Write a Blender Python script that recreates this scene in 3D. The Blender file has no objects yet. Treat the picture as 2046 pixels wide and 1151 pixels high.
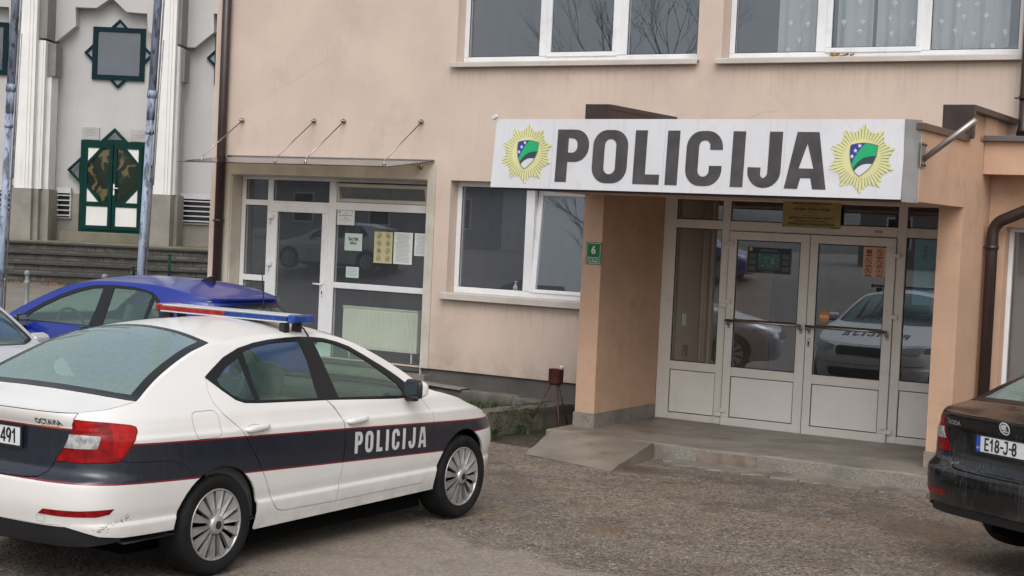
import bpy, bmesh, math, random
from mathutils import Vector, Matrix
from mathutils.geometry import delaunay_2d_cdt
random.seed(7)
SC = bpy.context.scene
COL = SC.collection
R = math.radians

# ---------------------------------------------------------------- objects
def link(name, me, parent=None, loc=None, rot=None):
    o = bpy.data.objects.new(name, me)
    COL.objects.link(o)
    if parent is not None:
        o.parent = parent
    if loc is not None:
        o.location = loc
    if rot is not None:
        o.rotation_euler = rot
    return o

def thing(name, label, cat, loc=(0, 0, 0), rz=0.0, group=None):
    o = link(name, None, None, loc, (0, 0, rz))
    o.empty_display_size = .2
    return tag(o, label, cat, group)

def tag(o, label, cat, group=None):
    o['label'] = label
    o['category'] = cat
    if group:
        o['group'] = group
    return o

def struct(o):
    o['kind'] = 'structure'
    return o

class MB:
    """collects simple solids into one mesh object"""
    def __init__(self):
        self.bm = bmesh.new()
        self.mi = 0
    def face(self, pts, smooth=False):
        vs = [self.bm.verts.new(p) for p in pts]
        f = self.bm.faces.new(vs)
        f.material_index = self.mi
        f.smooth = smooth
        return f
    def box(self, x0, x1, y0, y1, z0, z1, bev=0.0, mat=None, seg=2):
        r = bmesh.ops.create_cube(self.bm, size=1.0)
        vs = r['verts']
        for v in vs:
            v.co = Vector((x0 + (v.co.x + .5) * (x1 - x0), y0 + (v.co.y + .5) * (y1 - y0), z0 + (v.co.z + .5) * (z1 - z0)))
        fs = set(f for v in vs for f in v.link_faces)
        for f in fs:
            f.material_index = self.mi
        if bev > 0:
            es = list(set(e for v in vs for e in v.link_edges))
            r2 = bmesh.ops.bevel(self.bm, geom=es, offset=bev, segments=seg, affect='EDGES', profile=.5)
            for f in r2['faces']:
                f.material_index = self.mi
            vs = list(set(v for f in r2['faces'] for v in f.verts) | set(v for v in vs if v.is_valid))
        if mat is not None:
            for v in vs:
                if v.is_valid:
                    v.co = mat @ v.co
        return vs
    def prism(self, poly, axis, a, b):
        """poly of 2D points extruded along axis (0,1,2) from a to b"""
        def mk(p, t):
            if axis == 0: return (t, p[0], p[1])
            if axis == 1: return (p[0], t, p[1])
            return (p[0], p[1], t)
        A = [self.bm.verts.new(mk(p, a)) for p in poly]
        B = [self.bm.verts.new(mk(p, b)) for p in poly]
        fs = []
        n = len(poly)
        fs.append(self.bm.faces.new(A)); fs.append(self.bm.faces.new(B[::-1]))
        for i in range(n):
            fs.append(self.bm.faces.new((A[i], B[i], B[(i + 1) % n], A[(i + 1) % n])))
        for f in fs:
            f.material_index = self.mi
        return A + B
    def tube(self, pts, r, n=10, caps=True, smooth=True):
        pts = [Vector(p) for p in pts]
        rs = r if isinstance(r, (list, tuple)) else [r] * len(pts)
        rings = []
        prev = None
        for i, p in enumerate(pts):
            if i == 0: d = pts[1] - p
            elif i == len(pts) - 1: d = p - pts[i - 1]
            else: d = (pts[i + 1] - p).normalized() + (p - pts[i - 1]).normalized()
            d.normalize()
            if prev is None:
                a = Vector((0, 0, 1)) if abs(d.z) < .9 else Vector((1, 0, 0))
            else:
                a = prev
            u = (a - d * a.dot(d)).normalized()
            prev = u
            w = d.cross(u)
            rings.append([self.bm.verts.new(p + (u * math.cos(t) + w * math.sin(t)) * rs[i]) for t in [2 * math.pi * k / n for k in range(n)]])
        for a, b in zip(rings, rings[1:]):
            for k in range(n):
                f = self.bm.faces.new((a[k], a[(k + 1) % n], b[(k + 1) % n], b[k]))
                f.smooth = smooth; f.material_index = self.mi
        if caps:
            for rg in (rings[0][::-1], rings[-1]):
                f = self.bm.faces.new(rg); f.material_index = self.mi
    def lathe(self, prof, n=32, mat=None, smooth=True, axis='z'):
        """prof: list of (r, h)"""
        rings = []
        for r, h in prof:
            if r < 1e-6:
                co = [(0, 0, h)]
            else:
                co = [(r * math.cos(2 * math.pi * k / n), r * math.sin(2 * math.pi * k / n), h) for k in range(n)]
            if axis == 'x':
                co = [(c[2], c[0], c[1]) for c in co]
            if axis == 'y':
                co = [(c[0], c[2], c[1]) for c in co]
            if mat is not None:
                co = [mat @ Vector(c) for c in co]
            rings.append([self.bm.verts.new(c) for c in co])
        for a, b in zip(rings, rings[1:]):
            if len(a) == 1 and len(b) == 1: continue
            for k in range(n):
                q = [a[k % len(a)], a[(k + 1) % len(a)], b[(k + 1) % len(b)], b[k % len(b)]]
                q2 = []
                for v in q:
                    if v not in q2: q2.append(v)
                if len(q2) > 2:
                    f = self.bm.faces.new(q2); f.smooth = smooth; f.material_index = self.mi
    def build(self, name, mats, parent=None, loc=None, rot=None, recalc=True):
        me = bpy.data.meshes.new(name)
        if recalc:
            bmesh.ops.recalc_face_normals(self.bm, faces=self.bm.faces[:])
        self.bm.to_mesh(me); self.bm.free()
        for m in (mats if isinstance(mats, (list, tuple)) else [mats]):
            me.materials.append(m)
        return link(name, me, parent, loc, rot)

# ---------------------------------------------------------------- materials
def nt_new(name):
    m = bpy.data.materials.new(name)
    m.use_nodes = True
    nt = m.node_tree
    return m, nt, nt.nodes['Principled BSDF']

def node(nt, typ, **kw):
    n = nt.nodes.new(typ)
    for k, v in kw.items():
        if k.startswith('i_'):
            key = k[2:]
            n.inputs[int(key) if key.isdigit() else key].default_value = v
        else:
            setattr(n, k, v)
    return n

def math_n(nt, op, a, b=None, c=None, clamp=False):
    n = nt.nodes.new('ShaderNodeMath'); n.operation = op; n.use_clamp = clamp
    for i, v in enumerate((a, b, c)):
        if v is None: continue
        if isinstance(v, (int, float)): n.inputs[i].default_value = v
        else: nt.links.new(v, n.inputs[i])
    return n.outputs[0]

def mix_n(nt, fac, a, b):
    n = nt.nodes.new('ShaderNodeMix'); n.data_type = 'RGBA'
    for i, v in ((0, fac), (6, a), (7, b)):
        if isinstance(v, (int, float)): n.inputs[i].default_value = v
        elif isinstance(v, tuple): n.inputs[i].default_value = v if len(v) == 4 else (*v, 1)
        else: nt.links.new(v, n.inputs[i])
    return n.outputs[2]

def ramp_n(nt, fac, stops):
    n = nt.nodes.new('ShaderNodeMapRange'); n.interpolation_type = 'SMOOTHSTEP'
    nt.links.new(fac, n.inputs[0])
    n.inputs[1].default_value = stops[0]; n.inputs[2].default_value = stops[1]
    return n.outputs[0]

def coords(nt, scale=(1, 1, 1)):
    tc = nt.nodes.new('ShaderNodeTexCoord')
    mp = nt.nodes.new('ShaderNodeMapping')
    mp.inputs['Scale'].default_value = scale
    nt.links.new(tc.outputs['Object'], mp.inputs['Vector'])
    return mp.outputs[0], tc.outputs['Object']

def noise_n(nt, vec, scale, detail=3, rough=.55):
    n = nt.nodes.new('ShaderNodeTexNoise')
    n.inputs['Scale'].default_value = scale; n.inputs['Detail'].default_value = detail; n.inputs['Roughness'].default_value = rough
    nt.links.new(vec, n.inputs['Vector'])
    return n.outputs['Fac']

def M(name, col, rough=.5, metal=0.0, var=.12, vs=3.0, bump=0.0, bs=60.0, coat=0.0, spec=.5, streak=0.0, dirt=None, rvar=.0, trans=0.0):
    """general surface: base colour with soft mottling, optional vertical streaks, dirt and bump"""
    m, nt, b = nt_new(name)
    v, raw = coords(nt)
    c = (*col, 1)
    out = None
    n1 = noise_n(nt, v, vs, 4)
    f = ramp_n(nt, n1, (.3, .7))
    dk = tuple(x * (1 - var) for x in col); lt = tuple(min(1, x * (1 + var * .6)) for x in col)
    out = mix_n(nt, f, dk, lt)
    if streak > 0:
        v2, _ = coords(nt, (9, 9, .45))
        s = ramp_n(nt, noise_n(nt, v2, 1.6, 5, .65), (.52, .78))
        out = mix_n(nt, math_n(nt, 'MULTIPLY', s, streak), out, tuple(x * .55 for x in col))
    if dirt is not None:
        dcol, amt, ds = dirt
        d = ramp_n(nt, noise_n(nt, v, ds, 6, .7), (.5, .72))
        out = mix_n(nt, math_n(nt, 'MULTIPLY', d, amt), out, dcol)
    nt.links.new(out, b.inputs['Base Color'])
    b.inputs['Roughness'].default_value = rough
    if rvar > 0:
        rr = math_n(nt, 'MULTIPLY_ADD', noise_n(nt, v, vs * 1.7, 5), rvar * 2, rough - rvar)
        nt.links.new(rr, b.inputs['Roughness'])
    b.inputs['Metallic'].default_value = metal
    b.inputs['Coat Weight'].default_value = coat
    b.inputs['Coat Roughness'].default_value = .04
    b.inputs['Specular IOR Level'].default_value = spec
    if bump > 0:
        bn = nt.nodes.new('ShaderNodeBump')
        bn.inputs['Strength'].default_value = bump; bn.inputs['Distance'].default_value = .01
        nt.links.new(noise_n(nt, v, bs, 5, .6), bn.inputs['Height'])
        nt.links.new(bn.outputs[0], b.inputs['Normal'])
    return m

def glass_mat(name, tint=(.75, .8, .8), ior=1.75, rough=.0, wave=.0, film=.0, fcol=(.5, .53, .52)):
    """single-sheet glass: clear tinted pane plus mirror-like reflection"""
    m = bpy.data.materials.new(name); m.use_nodes = True
    nt = m.node_tree; nt.nodes.clear()
    out = nt.nodes.new('ShaderNodeOutputMaterial')
    tr = node(nt, 'ShaderNodeBsdfTransparent', i_Color=(*tint, 1))
    gl = node(nt, 'ShaderNodeBsdfGlossy', i_Color=(.86, .92, 1, 1), i_Roughness=rough)
    fr = node(nt, 'ShaderNodeFresnel', i_IOR=ior)
    mx = nt.nodes.new('ShaderNodeMixShader')
    geo = nt.nodes.new('ShaderNodeNewGeometry')   # thin sheet: the same reflectance from either face
    nt.links.new(math_n(nt, 'MULTIPLY_ADD', geo.outputs['Backfacing'], 1 / ior - ior, ior), fr.inputs['IOR'])
    if wave > 0:
        v, _ = coords(nt)
        bn = nt.nodes.new('ShaderNodeBump'); bn.inputs['Strength'].default_value = wave; bn.inputs['Distance'].default_value = .01
        nt.links.new(noise_n(nt, v, 1.3, 1), bn.inputs['Height'])
        nt.links.new(bn.outputs[0], gl.inputs['Normal'])
    nt.links.new(fr.outputs[0], mx.inputs[0]); nt.links.new(tr.outputs[0], mx.inputs[1]); nt.links.new(gl.outputs[0], mx.inputs[2])
    if film > 0:   # dried rain and dust on the pane
        v, _ = coords(nt, (1, 1, .35))
        df = node(nt, 'ShaderNodeBsdfDiffuse', i_Color=(*fcol, 1)); m2 = nt.nodes.new('ShaderNodeMixShader')
        nt.links.new(math_n(nt, 'MULTIPLY_ADD', ramp_n(nt, noise_n(nt, v, 30, 6, .75), (.2, .8)), film * .3, film * .85), m2.inputs[0])
        nt.links.new(mx.outputs[0], m2.inputs[1]); nt.links.new(df.outputs[0], m2.inputs[2]); mx = m2
    nt.links.new(mx.outputs[0], out.inputs[0])
    return m

# ---------------------------------------------------------------- 2D helpers
def pip(p, poly):
    x, y = p; c = False; n = len(poly); j = n - 1
    for i in range(n):
        xi, yi = poly[i]; xj, yj = poly[j]
        if (yi > y) != (yj > y) and x < (xj - xi) * (y - yi) / (yj - yi) + xi:
            c = not c
        j = i
    return c

def densify(poly, step, closed=True):
    out = []
    n = len(poly)
    for i in range(n if closed else n - 1):
        a = poly[i]; b = poly[(i + 1) % n]
        L = math.hypot(b[0] - a[0], b[1] - a[1]); k = max(1, int(math.ceil(L / step)))
        for t in range(k):
            out.append((a[0] + (b[0] - a[0]) * t / k, a[1] + (b[1] - a[1]) * t / k))
    if not closed: out.append(poly[-1])
    return out

def spline(pts, sub=6, closed=False):
    n = len(pts); out = []
    def g(i):
        if closed: return pts[i % n]
        return pts[max(0, min(n - 1, i))]
    for i in range(n if closed else n - 1):
        p0, p1, p2, p3 = g(i - 1), g(i), g(i + 1), g(i + 2)
        for k in range(sub):
            t = k / sub
            out.append(tuple(.5 * ((2 * p1[d]) + (-p0[d] + p2[d]) * t + (2 * p0[d] - 5 * p1[d] + 4 * p2[d] - p3[d]) * t * t + (-p0[d] + 3 * p1[d] - 3 * p2[d] + p3[d]) * t ** 3) for d in range(len(p1))))
    if not closed: out.append(tuple(pts[-1]))
    return out

def lerp_tab(tab, x):
    if x <= tab[0][0]: return tab[0][1]
    for (a, fa), (b, fb) in zip(tab, tab[1:]):
        if x <= b:
            return fa + (fb - fa) * (x - a) / (b - a)
    return tab[-1][1]

def smooth_tab(tab, n=200):
    """dense monotone-ish table through a Catmull-Rom curve"""
    s = spline([tuple(map(float, p)) for p in tab], 12)
    s2 = [s[0]]
    for p in s[1:]:
        if p[0] > s2[-1][0] + 1e-6: s2.append(p)
    x0, x1 = s2[0][0], s2[-1][0]
    vals = [lerp_tab(s2, x0 + (x1 - x0) * i / n) for i in range(n + 1)]
    def f(x):
        t = (x - x0) / (x1 - x0) * n
        if t <= 0: return vals[0]
        if t >= n: return vals[-1]
        i = int(t); return vals[i] + (vals[i + 1] - vals[i]) * (t - i)
    return f

def sstep(a, b, x):
    t = max(0, min(1, (x - a) / (b - a))); return t * t * (3 - 2 * t)

def arc(cx, cy, r, a0, a1, n=12, ry=None):
    ry = r if ry is None else ry
    return [(cx + r * math.cos(R(a0 + (a1 - a0) * i / n)), cy + ry * math.sin(R(a0 + (a1 - a0) * i / n))) for i in range(n + 1)]

def rrect(x0, x1, z0, z1, r, n=5):
    return arc(x1 - r, z1 - r, r, 0, 90, n) + arc(x0 + r, z1 - r, r, 90, 180, n) + arc(x0 + r, z0 + r, r, 180, 270, n) + arc(x1 - r, z0 + r, r, 270, 360, n)

def cdt(outline, holes, step):
    """triangles filling outline minus holes; interior points on a grid"""
    st = step if isinstance(step, tuple) else (step, step)
    vs = []; es = []
    def loop(pl):
        k = len(vs)
        for p in pl: vs.append(Vector(p))
        for i in range(len(pl)): es.append((k + i, k + (i + 1) % len(pl)))
    loops = [outline] + list(holes)
    for l in loops: loop(l)
    if st[0] > 0:
        x0 = min(p[0] for p in outline); x1 = max(p[0] for p in outline); y0 = min(p[1] for p in outline); y1 = max(p[1] for p in outline)
        i = math.floor(x0 / st[0])
        while i * st[0] < x1:
            j = math.floor(y0 / st[1])
            while j * st[1] < y1:
                p = (i * st[0] + 1e-4, j * st[1] + 1e-4)
                if pip(p, outline) and not any(pip(p, h) for h in holes): vs.append(Vector(p))
                j += 1
            i += 1
    V, E, F, *_ = delaunay_2d_cdt(vs, es, [], 0, 1e-5)
    keep = []
    for f in F:
        c = (sum(V[i].x for i in f) / len(f), sum(V[i].y for i in f) / len(f))
        if pip(c, outline) and not any(pip(c, h) for h in holes): keep.append(tuple(f))
    return V, keep

def flat(name, outline, holes, to3, thick, mat, parent=None, loc=None):
    """flat plate with outline + holes, to3(u,v,d) -> point, d depth 0..thick"""
    V, F = cdt(outline, holes, (0, 0))
    me = bpy.data.meshes.new(name)
    n = len(V)
    verts = [to3(v.x, v.y, 0.0) for v in V]
    faces = [tuple(f) for f in F]
    if thick:
        verts += [to3(v.x, v.y, thick) for v in V]
        faces += [tuple(n + i for i in f[::-1]) for f in F]
        cnt = {}
        for f in F:
            for i in range(len(f)):
                a, b = f[i], f[(i + 1) % len(f)]
                cnt[(a, b)] = 1
        for (a, b) in cnt:
            if (b, a) not in cnt: faces.append((b, a, n + a, n + b))
    me.from_pydata(verts, [], faces)
    me.materials.append(mat)
    bm = bmesh.new(); bm.from_mesh(me); bmesh.ops.recalc_face_normals(bm, faces=bm.faces[:]); bm.to_mesh(me); bm.free()
    return link(name, me, parent, loc)

# ---------------------------------------------------------------- lettering
def glyph(ch, w, s=.26, r=.30):
    """bold condensed capitals, unit height; returns list of (outline, holes)"""
    if ch == 'I': return [([(0, 0), (s, 0), (s, 1), (0, 1)], [])], s
    if ch == 'L': return [([(0, 0), (w, 0), (w, .185), (s, .185), (s, 1), (0, 1)], [])], w
    if ch == 'O': return [(rrect(0, w, 0, 1, min(r, w / 2 - .01), 8), [rrect(s, w - s, .17, .83, min(.12, (w - 2 * s) / 2 - .002), 6)])], w
    if ch == 'C':
        o = [(w, .66)] + [(w, .72)] + arc(w - r, 1 - r, r, 0, 90, 8) + arc(r, 1 - r, r, 90, 180, 8) + arc(r, r, r, 180, 270, 8) + arc(w - r, r, r, 270, 360, 8) + [(w, .37), (w - s, .37)]
        q = min(.12, (w - 2 * s) / 2 - .002)
        o += arc(w - s - q, .17 + q, q, 0, -90, 5) + arc(s + q, .17 + q, q, 270, 180, 5) + arc(s + q, .83 - q, q, 180, 90, 5) + arc(w - s - q, .83 - q, q, 90, 0, 5) + [(w - s, .66)]
        return [(o, [])], w
    if ch == 'P':
        r2 = .29
        o = [(0, 0), (s, 0), (s, .385), (w - r2, .385)] + arc(w - r2, .385 + r2, r2, -90, 0, 7) + arc(w - r2, 1 - r2, r2, 0, 90, 7) + [(0, 1)]
        q = .115
        h = [(s, .56), (w - s - q, .56)] + arc(w - s - q, .56 + q, q, -90, 0, 5) + arc(w - s - q, .835 - q, q, 0, 90, 5) + [(s, .835)]
        return [(o, [h])], w
    if ch == 'J':
        rr = min(r, w / 2 - .01)
        o = [(w, 1), (w - s, 1)] + arc(w - s - .10, .17 + .10, .10, 0, -90, 5) + arc(s + .07, .17 + .07, .07, 270, 180, 4) + [(s, .36), (0, .36)] + arc(rr, rr, rr, 180, 270, 8) + arc(w - rr, rr, rr, 270, 360, 8)
        return [(o, [])], w
    if ch == 'A':
        c = w / 2; t = .20
        o = [(0, 0), (.245, 0), (.245 + .045, .19), (w - .29, .19), (w - .245, 0), (w, 0), (c + t, 1), (c - t, 1)]
        h = [(c - .135, .36), (c + .135, .36), (c, .80)]
        return [(o, [h])], w
WID = dict(P=.68, O=.72, L=.55, I=.26, C=.71, J=.66, A=.78)

def text_geo(s, size=1.0, bold=0.0, align='CENTER', shear=0.0, space=1.0):
    cu = bpy.data.curves.new('txt', 'FONT')
    cu.body = s; cu.size = size; cu.align_x = align; cu.align_y = 'CENTER'; cu.offset = bold; cu.resolution_u = 3; cu.shear = shear; cu.space_character = space
    o = bpy.data.objects.new('txt', cu); COL.objects.link(o)
    dg = bpy.context.evaluated_depsgraph_get()
    me = bpy.data.meshes.new_from_object(o.evaluated_get(dg))
    V = [tuple(v.co[:2]) for v in me.vertices]; F = [tuple(p.vertices) for p in me.polygons]
    bpy.data.objects.remove(o); bpy.data.curves.remove(cu); bpy.data.meshes.remove(me)
    return V, F

def text_obj(name, lines, to3, mat, parent=None):
    """lines: list of (string, cx, cy, size, bold, xscale, align); mapped by to3(u, v)"""
    vs = []; fs = []
    for ln in lines:
        s, cx, cy, size, bold, xs = ln[:6]
        al = ln[6] if len(ln) > 6 else 'CENTER'
        V, F = text_geo(s, size, bold, al)
        k = len(vs)
        vs += [tuple(to3(cx + x * xs, cy + y)) for x, y in V]
        fs += [tuple(i + k for i in f) for f in F]
    me = bpy.data.meshes.new(name)
    me.from_pydata(vs, [], fs); me.materials.append(mat)
    return link(name, me, parent)
# ---------------------------------------------------------------- car materials
def paint_mat(name, base, coat=.35, rough=.28, metal=0.0, stripe=None, speck=.0, rain=0.0):
    m, nt, b = nt_new(name)
    v, raw = coords(nt)
    out = mix_n(nt, ramp_n(nt, noise_n(nt, v, 2.2, 4), (.35, .7)), tuple(c * .955 for c in base), base)
    sep = nt.nodes.new('ShaderNodeSeparateXYZ'); nt.links.new(raw, sep.inputs[0])
    # road film low on the body, strengthened to paint in more shading
    dz = math_n(nt, 'SUBTRACT', 1.0, ramp_n(nt, sep.outputs[2], (.2, .55)))
    dn = math_n(nt, 'MULTIPLY', dz, ramp_n(nt, noise_n(nt, v, 6, 6, .7), (.25, .8)))
    if stripe:
        zu0, zu1, zu2, zl0, zl1, mode = stripe
        s = sep.outputs[1]; z = sep.outputs[2]
        zu = math_n(nt, 'ADD', zu0, math_n(nt, 'ADD', math_n(nt, 'MULTIPLY', s, zu1), math_n(nt, 'MULTIPLY', math_n(nt, 'MULTIPLY', s, s), zu2)))
        zl = math_n(nt, 'MULTIPLY_ADD', s, zl1, zl0)
        du = math_n(nt, 'SUBTRACT', zu, z); dl = math_n(nt, 'SUBTRACT', z, zl)
        if mode == 'side':
            dl = math_n(nt, 'MINIMUM', dl, math_n(nt, 'MAXIMUM', math_n(nt, 'SUBTRACT', z, .642), math_n(nt, 'MULTIPLY', math_n(nt, 'SUBTRACT', 3.9, s), 9.0)))
        d = math_n(nt, 'MINIMUM', du, dl)
        if mode == 'side':   # front fender: the band ends where the front bumper starts
            d = math_n(nt, 'MINIMUM', d, math_n(nt, 'SUBTRACT', 4.28, s))
        inn = ramp_n(nt, d, (.0, .002)); navy = ramp_n(nt, d, (.010, .012))
        nv = ramp_n(nt, noise_n(nt, coords(nt, (18, 18, 2))[0], 3, 5, .7), (.4, .8))
        nav = mix_n(nt, math_n(nt, 'MULTIPLY', nv, .45), (.010, .013, .022), (.030, .036, .050))
        band = mix_n(nt, navy, (.20, .012, .02), nav)
        out = mix_n(nt, inn, out, band)
    out = mix_n(nt, math_n(nt, 'MULTIPLY', dn, .48), out, (.23, .20, .17))
    if rain > 0:   # dried rain runs on the upright panels
        rn = math_n(nt, 'MULTIPLY', ramp_n(nt, noise_n(nt, coords(nt, (26, 26, 1.1))[0], 2.2, 4, .6), (.48, .66)), ramp_n(nt, noise_n(nt, v, 3, 3), (.35, .6)))
        out = mix_n(nt, math_n(nt, 'MULTIPLY', rn, rain), out, (.085, .085, .085))
    nt.links.new(out, b.inputs['Base Color'])
    b.inputs['Roughness'].default_value = rough; b.inputs['Metallic'].default_value = metal
    b.inputs['Coat Weight'].default_value = coat; b.inputs['Coat Roughness'].default_value = .05
    if speck > 0:  # rain drops
        vo = nt.nodes.new('ShaderNodeTexVoronoi'); vo.inputs['Scale'].default_value = 70; nt.links.new(v, vo.inputs['Vector'])
        bn = nt.nodes.new('ShaderNodeBump'); bn.inputs['Strength'].default_value = speck; bn.inputs['Distance'].default_value = .004
        nt.links.new(math_n(nt, 'SUBTRACT', 1.0, ramp_n(nt, vo.outputs['Distance'], (.1, .35))), bn.inputs['Height'])
        nt.links.new(bn.outputs[0], b.inputs['Normal'])
    return m

C_GLASS = glass_mat('car_glass', (.70, .88, .81), 1.7, 0, 0, .10, (.26, .42, .36))
C_REAR = glass_mat('car_rear_glass', (.34, .46, .43), 2.8, .02, 0, .34, (.33, .45, .41))
C_BLACK = M('black_trim', (.012, .012, .014), .35, var=.3)
C_GLOSS = M('black_gloss', (.007, .008, .010), .30, var=.2, spec=.35)
C_PLAST = M('grey_plastic', (.010, .010, .012), .6, var=.25, bump=.1, bs=200)
C_UNDER = M('underbody', (.003, .003, .003), .9, spec=.05)
C_INT = M('cabin_trim', (.05, .052, .054), .7, var=.3)
C_SEAT = M('seat_cloth', (.075, .08, .085), .9, var=.3, bump=.1)
C_ROOFL = M('headliner', (.45, .45, .42), .9)
C_TYRE = M('tyre_rubber', (.008, .008, .009), .75, var=.35, bump=.25, bs=60, spec=.25, dirt=((.035, .032, .028), .35, 9))
C_RIM = M('wheel_cover_silver', (.42, .41, .40), .32, metal=.55, var=.15, dirt=((.12, .10, .085), .35, 12))
C_CHROME = M('bright_metal', (.62, .62, .62), .18, metal=1.0, var=.08)
C_RED = M('red_lens', (.22, .004, .006), .16, var=.4, vs=18, spec=.3)
C_RED2 = M('bright_red_lens', (.34, .008, .008), .16, var=.3, vs=24, spec=.3)
C_CLEAR = M('clear_lens', (.36, .355, .35), .14, var=.45, vs=26, coat=.2)
C_PLATE = M('plate_white', (.62, .63, .64), .35, var=.1, vs=9)
C_PBLUE = M('plate_blue', (.02, .07, .42), .35)
C_INK = M('ink_black', (.01, .01, .012), .5)
C_MIRROR = M('mirror_silvered', (.22, .25, .27), .05, metal=1.0, var=.02)

# ---------------------------------------------------------------- car bodies
class Car:
    def __init__(self, plan, zx, er, ef, ztop, crown, L, tilt=.02, rw=.75):
        pl = spline(plan, 16)
        t = 0; self.tab = []
        for i, p in enumerate(pl):
            if i: t += math.hypot(p[0] - pl[i - 1][0], p[1] - pl[i - 1][1])
            self.tab.append((t, p[0], p[1]))
        self.T = t; self.L = L; self.tilt = tilt; self.rw = rw
        self.zx = smooth_tab(zx); self.zx0 = max(x for _, x in zx)
        self.er = smooth_tab(er); self.ef = smooth_tab(ef); self.zt = smooth_tab(ztop, 400); self.cr = smooth_tab(crown, 300)
        self.n = 400
        self.px = [lerp_tab([(a, b) for a, b, c in self.tab], self.T * i / self.n) for i in range(self.n + 1)]
        self.ps = [lerp_tab([(a, c) for a, b, c in self.tab], self.T * i / self.n) for i in range(self.n + 1)]
    def pl(self, t):
        u = max(0, min(self.n - 1e-6, t / self.T * self.n)); i = int(u); f = u - i
        return self.px[i] + (self.px[i + 1] - self.px[i]) * f, self.ps[i] + (self.ps[i + 1] - self.ps[i]) * f
    def t_s(self, s):
        lo, hi = 0, self.T
        for _ in range(40):
            m = (lo + hi) / 2
            if self.pl(m)[1] < s: lo = m
            else: hi = m
        return lo
    def t_x(self, x, front=False):
        lo, hi = 0, self.t_s(1.6)
        if front:
            lo, hi = self.t_s(self.L - 1.4), self.T
        for _ in range(40):
            m = (lo + hi) / 2
            if (self.pl(m)[0] < x) != front: lo = m
            else: hi = m
        return lo
    def P(self, t, z, off=0.0):
        sg = 1 if t >= 0 else -1
        x, s = self.pl(abs(t))
        zz = z + self.tilt * (s - 2.2) * (1 - sstep(1.05, 1.25, z)) * sstep(.62, .8, z)
        k = self.zx(zz) / self.zx0
        if z > .95:
            k *= 1 - .05 * ((s - 2.1) / 1.2) ** 2 * min(1, (z - .95) / .4)
        s2 = s + self.er(z) * (1 - sstep(.05, self.rw, s)) - self.ef(z) * sstep(self.L - 1.1, self.L - .1, s)
        p = Vector((x * k * sg, s2, z))
        if off:
            p += self.N(t, z) * off
        return p
    def N(self, t, z):
        e = .006
        a = self.P(t + e, z) - self.P(t - e, z); b = self.P(t, z + e) - self.P(t, z - e)
        n = a.cross(b)
        if n.length < 1e-12: return Vector((0, -1, 0))
        return n.normalized()
    def edge(self):
        if not hasattr(self, '_e'):
            e = []
            for i in range(401):
                t = self.T * i / 400
                p = self.P(t, self.zt(self.pl(t)[1]))
                if not e or p.y > e[-1][0] + 1e-4: e.append((p.y, p.x, p.z))
            n = 500; a, b = e[0][0], e[-1][0]
            tx = [(q[0], q[1]) for q in e]; tz = [(q[0], q[2]) for q in e]
            self._e = (a, b, n, [lerp_tab(tx, a + (b - a) * i / n) for i in range(n + 1)], [lerp_tab(tz, a + (b - a) * i / n) for i in range(n + 1)])
        return self._e
    def _et(self, s):
        a, b, n, X, Z = self.edge()
        u = max(0, min(n - 1e-6, (s - a) / (b - a) * n)); i = int(u); f = u - i
        return X[i] + (X[i + 1] - X[i]) * f, Z[i] + (Z[i + 1] - Z[i]) * f
    def xtop(self, s):
        return self._et(s)[0]
    def Tz(self, x, s):
        X, z = self._et(s)
        return z + self.cr(s) * (1 - min(1.3, (x / max(.2, X)) ** 2))
    def Tp(self, x, s, off=0.0):
        p = Vector((x, s, self.Tz(x, s)))
        if off: p += self.TN(x, s) * off
        return p
    def TN(self, x, s):
        e = .012
        a = Vector((2 * e, 0, self.Tz(x + e, s) - self.Tz(x - e, s))); b = Vector((0, 2 * e, self.Tz(x, s + e) - self.Tz(x, s - e)))
        return a.cross(b).normalized()
    # polygons given as (s, z) on the flank -> (t, z)
    def sz(self, poly):
        return [(self.t_s(s), z) for s, z in poly]

def inset(poly, d):
    """shrink a polygon by d (positive shrinks)"""
    n = len(poly); A = sum(poly[i][0] * poly[(i + 1) % n][1] - poly[(i + 1) % n][0] * poly[i][1] for i in range(n))
    sg = 1 if A > 0 else -1
    out = []
    for i in range(n):
        p0, p1, p2 = poly[i - 1], poly[i], poly[(i + 1) % n]
        e1 = (p1[0] - p0[0], p1[1] - p0[1]); e2 = (p2[0] - p1[0], p2[1] - p1[1])
        l1 = math.hypot(*e1) or 1e-9; l2 = math.hypot(*e2) or 1e-9
        n1 = (-e1[1] / l1 * sg, e1[0] / l1 * sg); n2 = (-e2[1] / l2 * sg, e2[0] / l2 * sg)
        m = (n1[0] + n2[0], n1[1] + n2[1]); k = max(.35, (m[0] * n1[0] + m[1] * n1[1]))
        out.append((p1[0] + m[0] / k * d, p1[1] + m[1] / k * d))
    return out

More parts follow.
